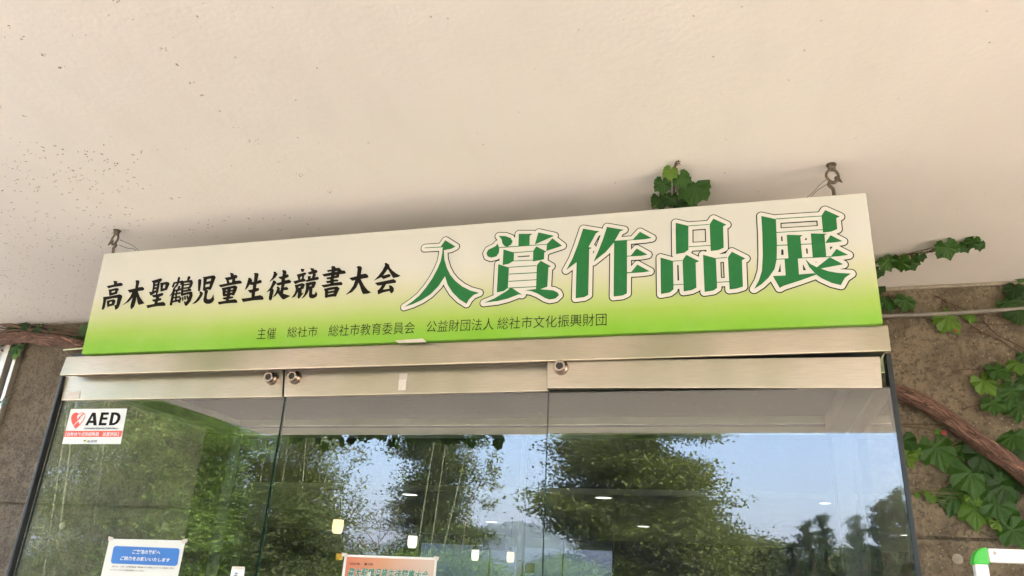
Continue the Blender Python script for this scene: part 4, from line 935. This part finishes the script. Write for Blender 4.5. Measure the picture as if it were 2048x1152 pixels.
def tree(name, label, cat, poly, D0, D1, clumps, per, rad, lw, ll, mat, low=True, flat_=.6, droop=0, layer=.45, trunk=(.12,.05), culms=0, limbs=26, tall=0, group='trees and bamboo outdoors mirrored in the glass'):
    cs = project_clumps(poly, D0, D1, clumps, (rad*.8+.38)*F_PX/D1)
    A = np.array([tuple(c) for c in cs]); cx, cy = A[:,0].mean(), A[:,1].mean(); zt = A[:,2].max(); zm = A[:,2].min()
    if low:                                  # the crown goes on below the picture
        lo = [Vector((c.x, c.y, RNG.uniform(.5, max(1.2, zm+.5)))) for c in cs[::3]]; cs = cs+lo
    if tall:                                 # unseen crown top, added above the canopy edge to hold back sky light
        hi = []
        for k in range(int(clumps*.45)):
            f = random.random(); c = cs[random.randrange(clumps)]; q = Vector((cx+(c.x-cx)*(1-.45*f), cy+(c.y-cy)*(1-.4*f), zt-.5+f*tall)); hi.append(q+Vector((random.gauss(0,.4), random.gauss(0,.4), 0)))
        cs = cs+hi; zt += tall*.8
    t = thing(name, (cx, cy, 0), label, cat, group)
    leaves_mesh('crown', cs, per, rad, lw, ll, mat, t, flat_, droop, layer)
    V, F = [], []
    top = Vector((cx, cy, zt-.4))
    if trunk: tube('', [(cx, cy, 0, trunk[0]), (cx+.1, cy, zt*.4, trunk[0]*.75), (cx-.05, cy+.1, zt*.75, trunk[0]*.45), (top.x, top.y, top.z, trunk[1]*.5)], .1, 'tree_bark', t, 8, 3, add=(V, F))
    for c in cs[:limbs]:
        b0 = Vector((cx, cy, max(.8, c.z-.25*abs(c.x-cx)-.6))); md = (b0+c)/2+Vector((0,0,.1))
        tube('', [(*b0, .03), (*md, .02), (*c, .006)], .02, 'tree_bark', t, 5, 2, add=(V, F))
    if V: obj('trunk', V, F, 'tree_bark', t, smooth=True)
    return t
def culm(t, p0, p1, D, r=.02):
    r = min(r, .022)
    a = mir(*p0, D); b = mir(*p1, D); d = (b-a)
    k0 = (0-a.z)/d.z if d.z else 0; g0 = a+d*k0; top = a+d*((7.5-a.z)/d.z)
    tube('culm', [(*g0, r), (*a, r*.95), (*b, r*.8), (*top, r*.3)] if a.z < b.z else [(*g0, r), (*b, r*.95), (*a, r*.8), (*top, r*.3)], r, 'culm', t, 6, 3)
BAM = dict(lw=.035, ll=.16, flat_=.4, droop=.25, layer=.6)
g1 = tree('bamboo_clump', 'bright airy bamboo at the left end mirrored in the left door', 'bamboo', [(20,780),(250,770),(300,900),(280,1180),(0,1180)], 17, 21, 520, 80, .42, mat='leaf_bamboo', trunk=None, limbs=0, **BAM, tall=5)
for a_, b_ in (((208,886),(186,1063)),((113,971),(101,1053)),((257,889),(206,1083)),((150,820),(132,960)),((300,850),(262,1100))): culm(g1, a_, b_, 16.6)
g2 = tree('broadleaf_tree', 'fresh green broadleaf tree mirrored in the middle of the left door', 'tree', [(270,840),(330,790),(400,830),(470,880),(500,960),(480,1060),(500,1180),(240,1180),(250,1000)], 15, 18.5, 430, 80, .34, .075, .13, 'leaf_broad', flat_=.7, layer=.3, tall=3)
g2b = tree('broadleaf_tree', 'taller darker tree behind the fresh green one in the left door', 'tree', [(180,770),(420,780),(470,830),(520,900),(520,1180),(200,1180)], 21, 24, 460, 80, .5, .09, .15, 'leaf_olive', tall=6)
g3 = tree('bamboo_clump', 'bamboo with dark understorey mirrored either side of the first door joint', 'bamboo', [(490,860),(540,850),(700,862),(690,930),(682,1000),(690,1060),(700,1180),(440,1180),(470,960)], 19, 23, 520, 72, .36, mat='leaf_olive', trunk=None, limbs=0, lw=.05, ll=.13, flat_=.5, droop=.2, layer=.45, tall=6)
for a_, b_ in (((492,876),(472,1042)),((530,896),(502,1100)),((606,954),(595,1097)),((650,960),(618,1080)),((575,880),(560,1000))): culm(g3, a_, b_, 18.4, .03)
g3b = tree('cedar_tree', 'dark evergreen low behind the bamboo mirrored in the middle door', 'tree', [(520,980),(690,960),(700,1060),(710,1180),(500,1180)], 16.5, 18.5, 260, 70, .30, .06, .12, 'leaf_conifer', flat_=.75, layer=.28)
g4 = tree('cedar_tree', 'column shaped evergreen mirrored in the middle door above the poster', 'tree', [(810,855),(925,855),(930,930),(955,990),(948,1050),(955,1120),(975,1180),(760,1180),(800,1090),(778,1060),(800,990),(790,940)], 22, 25, 520, 80, .30, .06, .13, 'leaf_conifer', flat_=.7, layer=.3, tall=6)
for a_, b_ in (((852,986),(840,1062)),((912,990),(890,1082)),((875,1000),(862,1090))): culm(g4, a_, b_, 21.2, .025)
g4b = tree('broadleaf_tree', 'low bright bush at the foot of the column shaped evergreen', 'tree', [(790,1090),(850,1110),(930,1080),(985,1110),(1010,1180),(760,1180)], 18, 20.5, 150, 70, .28, .06, .11, 'leaf_broad', layer=.4)
# sparse bamboo sprays in the sky gaps
for lb, D, arcs in (('thin bare bamboo shoots in the sky gap above the orange poster', 17, [[(752,1180),(757,1080),(768,1010)],[(757,1100),(730,1060),(705,1040)],[(755,1120),(725,1085),(690,1070)],[(760,1060),(745,1030),(728,1018)],[(758,1085),(790,1040),(800,1000)],[(754,1140),(780,1095),(805,1070)]]),
                    ('feathery bamboo sprays beside the column shaped evergreen', 18, [[(920,1120),(940,1010),(975,940),(990,905)],[(955,975),(975,965),(992,975)],[(965,955),(945,930),(935,905)],[(948,995),(970,1010),(990,1008)],[(975,935),(985,945),(995,940)]]),
                    ('thin bamboo sprays arching right from the bamboo clump', 18, [[(680,1180),(690,1040),(715,980),(735,960)],[(686,1060),(715,1010),(722,1000)],[(690,950),(710,925),(728,920)],[(685,900),(715,900),(735,915)],[(690,1000),(720,1030),(735,1045)]])):
    P0 = mir(*arcs[0][0], D); t = thing('bamboo_shoot', (P0.x, P0.y, 0), lb, 'bamboo', 'bamboo sprays against the mirrored sky')
    V, F = [], []; cs = []
    for arc in arcs:
        pts = [mir(x, y, D) for x, y in arc]; tube('', [(*p, .012*(1-.6*i/len(pts))) for i, p in enumerate(pts)], .01, 'culm', t, 5, 4, add=(V, F))
        cs += [q[0] for q in smooth_path(pts, 8)[6:]]
    obj('culm', V, F, 'tree_bark', t); leaves_mesh('foliage', cs, 9 if 'feathery' in lb else 5, .11, .03, .12, 'leaf_olive', t, .4, .3, .8)
g5 = tree('camphor_tree', 'huge spreading dark green tree mirrored across the right door', 'tree', [(1100,920),(1112,850),(1340,850),(1355,900),(1380,930),(1430,945),(1415,975),(1450,985),(1460,1000),(1440,1040),(1470,1060),(1500,1090),(1470,1180),(1060,1180),(1095,1080),(1080,980)], 25, 30, 900, 95, .42, .10, .16, 'leaf_olive', flat_=.7, layer=.28, trunk=(.35,.1), limbs=60, tall=5)
g6 = tree('broadleaf_tree', 'round dark tree mirrored right of the huge one', 'tree', [(1470,1080),(1510,1055),(1540,1080),(1560,1110),(1600,1130),(1600,1180),(1450,1180)], 30, 33, 170, 80, .40, .10, .16, 'leaf_conifer', layer=.35)
g7 = tree('shrub', 'bright green rounded shrub at the foot of the huge tree', 'shrub', [(1100,1120),(1130,1108),(1165,1125),(1190,1180),(1085,1180)], 20, 22, 110, 90, .25, .06, .11, 'leaf_broad', layer=.5)
def pine(label, spine, D, spread, n, mat='leaf_pine'):
    n = int(n*.95)
    (x0, y0), (x1, y1) = spine; t0 = mir(x0, y0, D)
    t = thing('pine_tree', (t0.x, t0.y, 0), label, 'pine tree', 'pines mirrored in the right door')
    V, F = [], []; tip = t0; tube('', [(t0.x, t0.y, 0, .16), (t0.x+.1, t0.y, t0.z*.6, .10), (t0.x, t0.y, t0.z, .02)], .1, 'tree_bark', t, 8, 3, add=(V, F)); cs = []
    for k in range(n):
        f = ((k+.5)/n)**.9; z = t0.z-.12-f*3.8; a = k*2.4; L = spread*.85*(.10+1.05*f)*random.uniform(.55,1.25)
        b = Vector((t0.x, t0.y, z)); e = b+Vector((cos(a)*L, sin(a)*L, .22*L+random.uniform(-.1,.15)))
        tube('', [(*b, .03), (*((b+e)/2+Vector((0,0,-.05))), .02), (*e, .006)], .02, 'tree_bark', t, 5, 2, add=(V, F))
        for q in np.linspace(.25, 1, 7): cs.append(b.lerp(e, q)+Vector((random.gauss(0,.05),random.gauss(0,.05),.04+.1*q)))
    obj('trunk', V, F, 'tree_bark', t, smooth=True)
    leaves_mesh('crown', cs, 30, .085, .02, .13, mat, t, .2, -.3, .5)
pine('spiky pine mirrored left of the two centre pines in the right door', ((1612,1048),(1612,1150)), 27, 1.35, 46)
pine('tallest spiky pine mirrored in the right door', ((1642,1034),(1642,1150)), 28, 1.2, 44)
pine('pine with long reaching branches mirrored in the right door', ((1580,1085),(1580,1150)), 27.5, 1.3, 34)
pine('broad pine mirrored close to the right door post', ((1708,1036),(1708,1150)), 26, 1.3, 46)
pine('second pine mirrored against the right door post', ((1758,1005),(1758,1150)), 25, 1.5, 60)
pine('pine half hidden at the very edge of the right door', ((1792,985),(1792,1150)), 24, 1.5, 60)
tree('broadleaf_tree', 'low dark wood mirrored under the pines of the right door', 'tree', [(1470,1140),(1600,1135),(1680,1120),(1780,1095),(1840,1080),(1840,1180),(1450,1180)], 28, 31, 260, 80, .42, .09, .15, 'leaf_conifer', layer=.4)
# distant wooded hill
def hill(name, prof, D, deep, mat, kind='structure'):
    V, F = [], []; n = len(prof); rows = 10
    pr = []
    for (x0,y0),(x1,y1) in zip(prof, prof[1:]):
        for k in range(14): pr.append((x0+(x1-x0)*k/14, y0+(y1-y0)*k/14))
    for r in range(rows):
        f = r/(rows-1)
        for i, (x, y) in enumerate(pr):
            p = mir(x, y, D); zt = p.z; s = 1-((f-.5)*2)**2
            V.append(Vector((p.x*(1+.0*f), p.y - (f-.5)*deep, max(-1, zt*s + (random.uniform(-1,1)*D*.006 if 0 < r < rows-1 else 0)-(1-s)*2))))
    m_ = len(pr)
    for r in range(rows-1):
        for i in range(m_-1): F.append((r*m_+i, r*m_+i+1, (r+1)*m_+i+1, (r+1)*m_+i))
    o = obj(name, V, F, mat); o['kind'] = kind; return o
hill('hill', [(300,1150),(600,1120),(800,1100),(900,1075),(960,1062),(1000,1056),(1040,1049),(1085,1056),(1130,1083),(1190,1115),(1260,1140),(1400,1149)], 520, 260, 'hill_wood')
hill('hill', [(600,1152),(1000,1140),(1300,1120),(1500,1100),(1650,1105),(1900,1090),(2300,1140)], 700, 200, 'hill_wood')

V = []; prof = [(700,1100),(850,1085),(960,1078),(1000,1076),(1040,1071),(1085,1083),(1130,1100),(1190,1133),(1240,1146),(1400,1150)]
pts = []
for (x0,y0),(x1,y1) in zip(prof, prof[1:]):
    for k in range(10): pts.append((x0+(x1-x0)*k/10, y0+(y1-y0)*k/10))
rows = 8; F = []
for r in range(rows):
    f = r/(rows-1); s_ = 1-((f-.5)*2)**2
    for x_, y_ in pts:
        p = at(x_, y_, 420); V.append(Vector((p.x, p.y+(f-.5)*200, max(-1, p.z*s_-(1-s_)*2+(random.uniform(-2,2) if 0 < r < rows-1 else 0)))))
for r in range(rows-1):
    for i in range(len(pts)-1): F.append((r*len(pts)+i, r*len(pts)+i+1, (r+1)*len(pts)+i+1, (r+1)*len(pts)+i))
o = obj('hill', V, F, 'hill_wood'); o['kind'] = 'structure'

# ---- the air between here and the hills
m = bpy.data.materials.new('air'); m.use_nodes = True; t_ = m.node_tree
for n_ in list(t_.nodes):
    if n_.type != 'OUTPUT_MATERIAL': t_.nodes.remove(n_)
pv = t_.nodes.new('ShaderNodeVolumePrincipled'); pv.inputs['Color'].default_value = (.72, .82, 1, 1); pv.inputs['Density'].default_value = .00055
t_.links.new(pv.outputs[0], [n_ for n_ in t_.nodes if n_.type == 'OUTPUT_MATERIAL'][0].inputs['Volume'])
MT['air'] = m
box('haze', -860, 860, -1100, 860, -3, 75, 'air', kind='stuff')
bpy.data.objects['haze']['label'] = 'pale air fading the far hills'
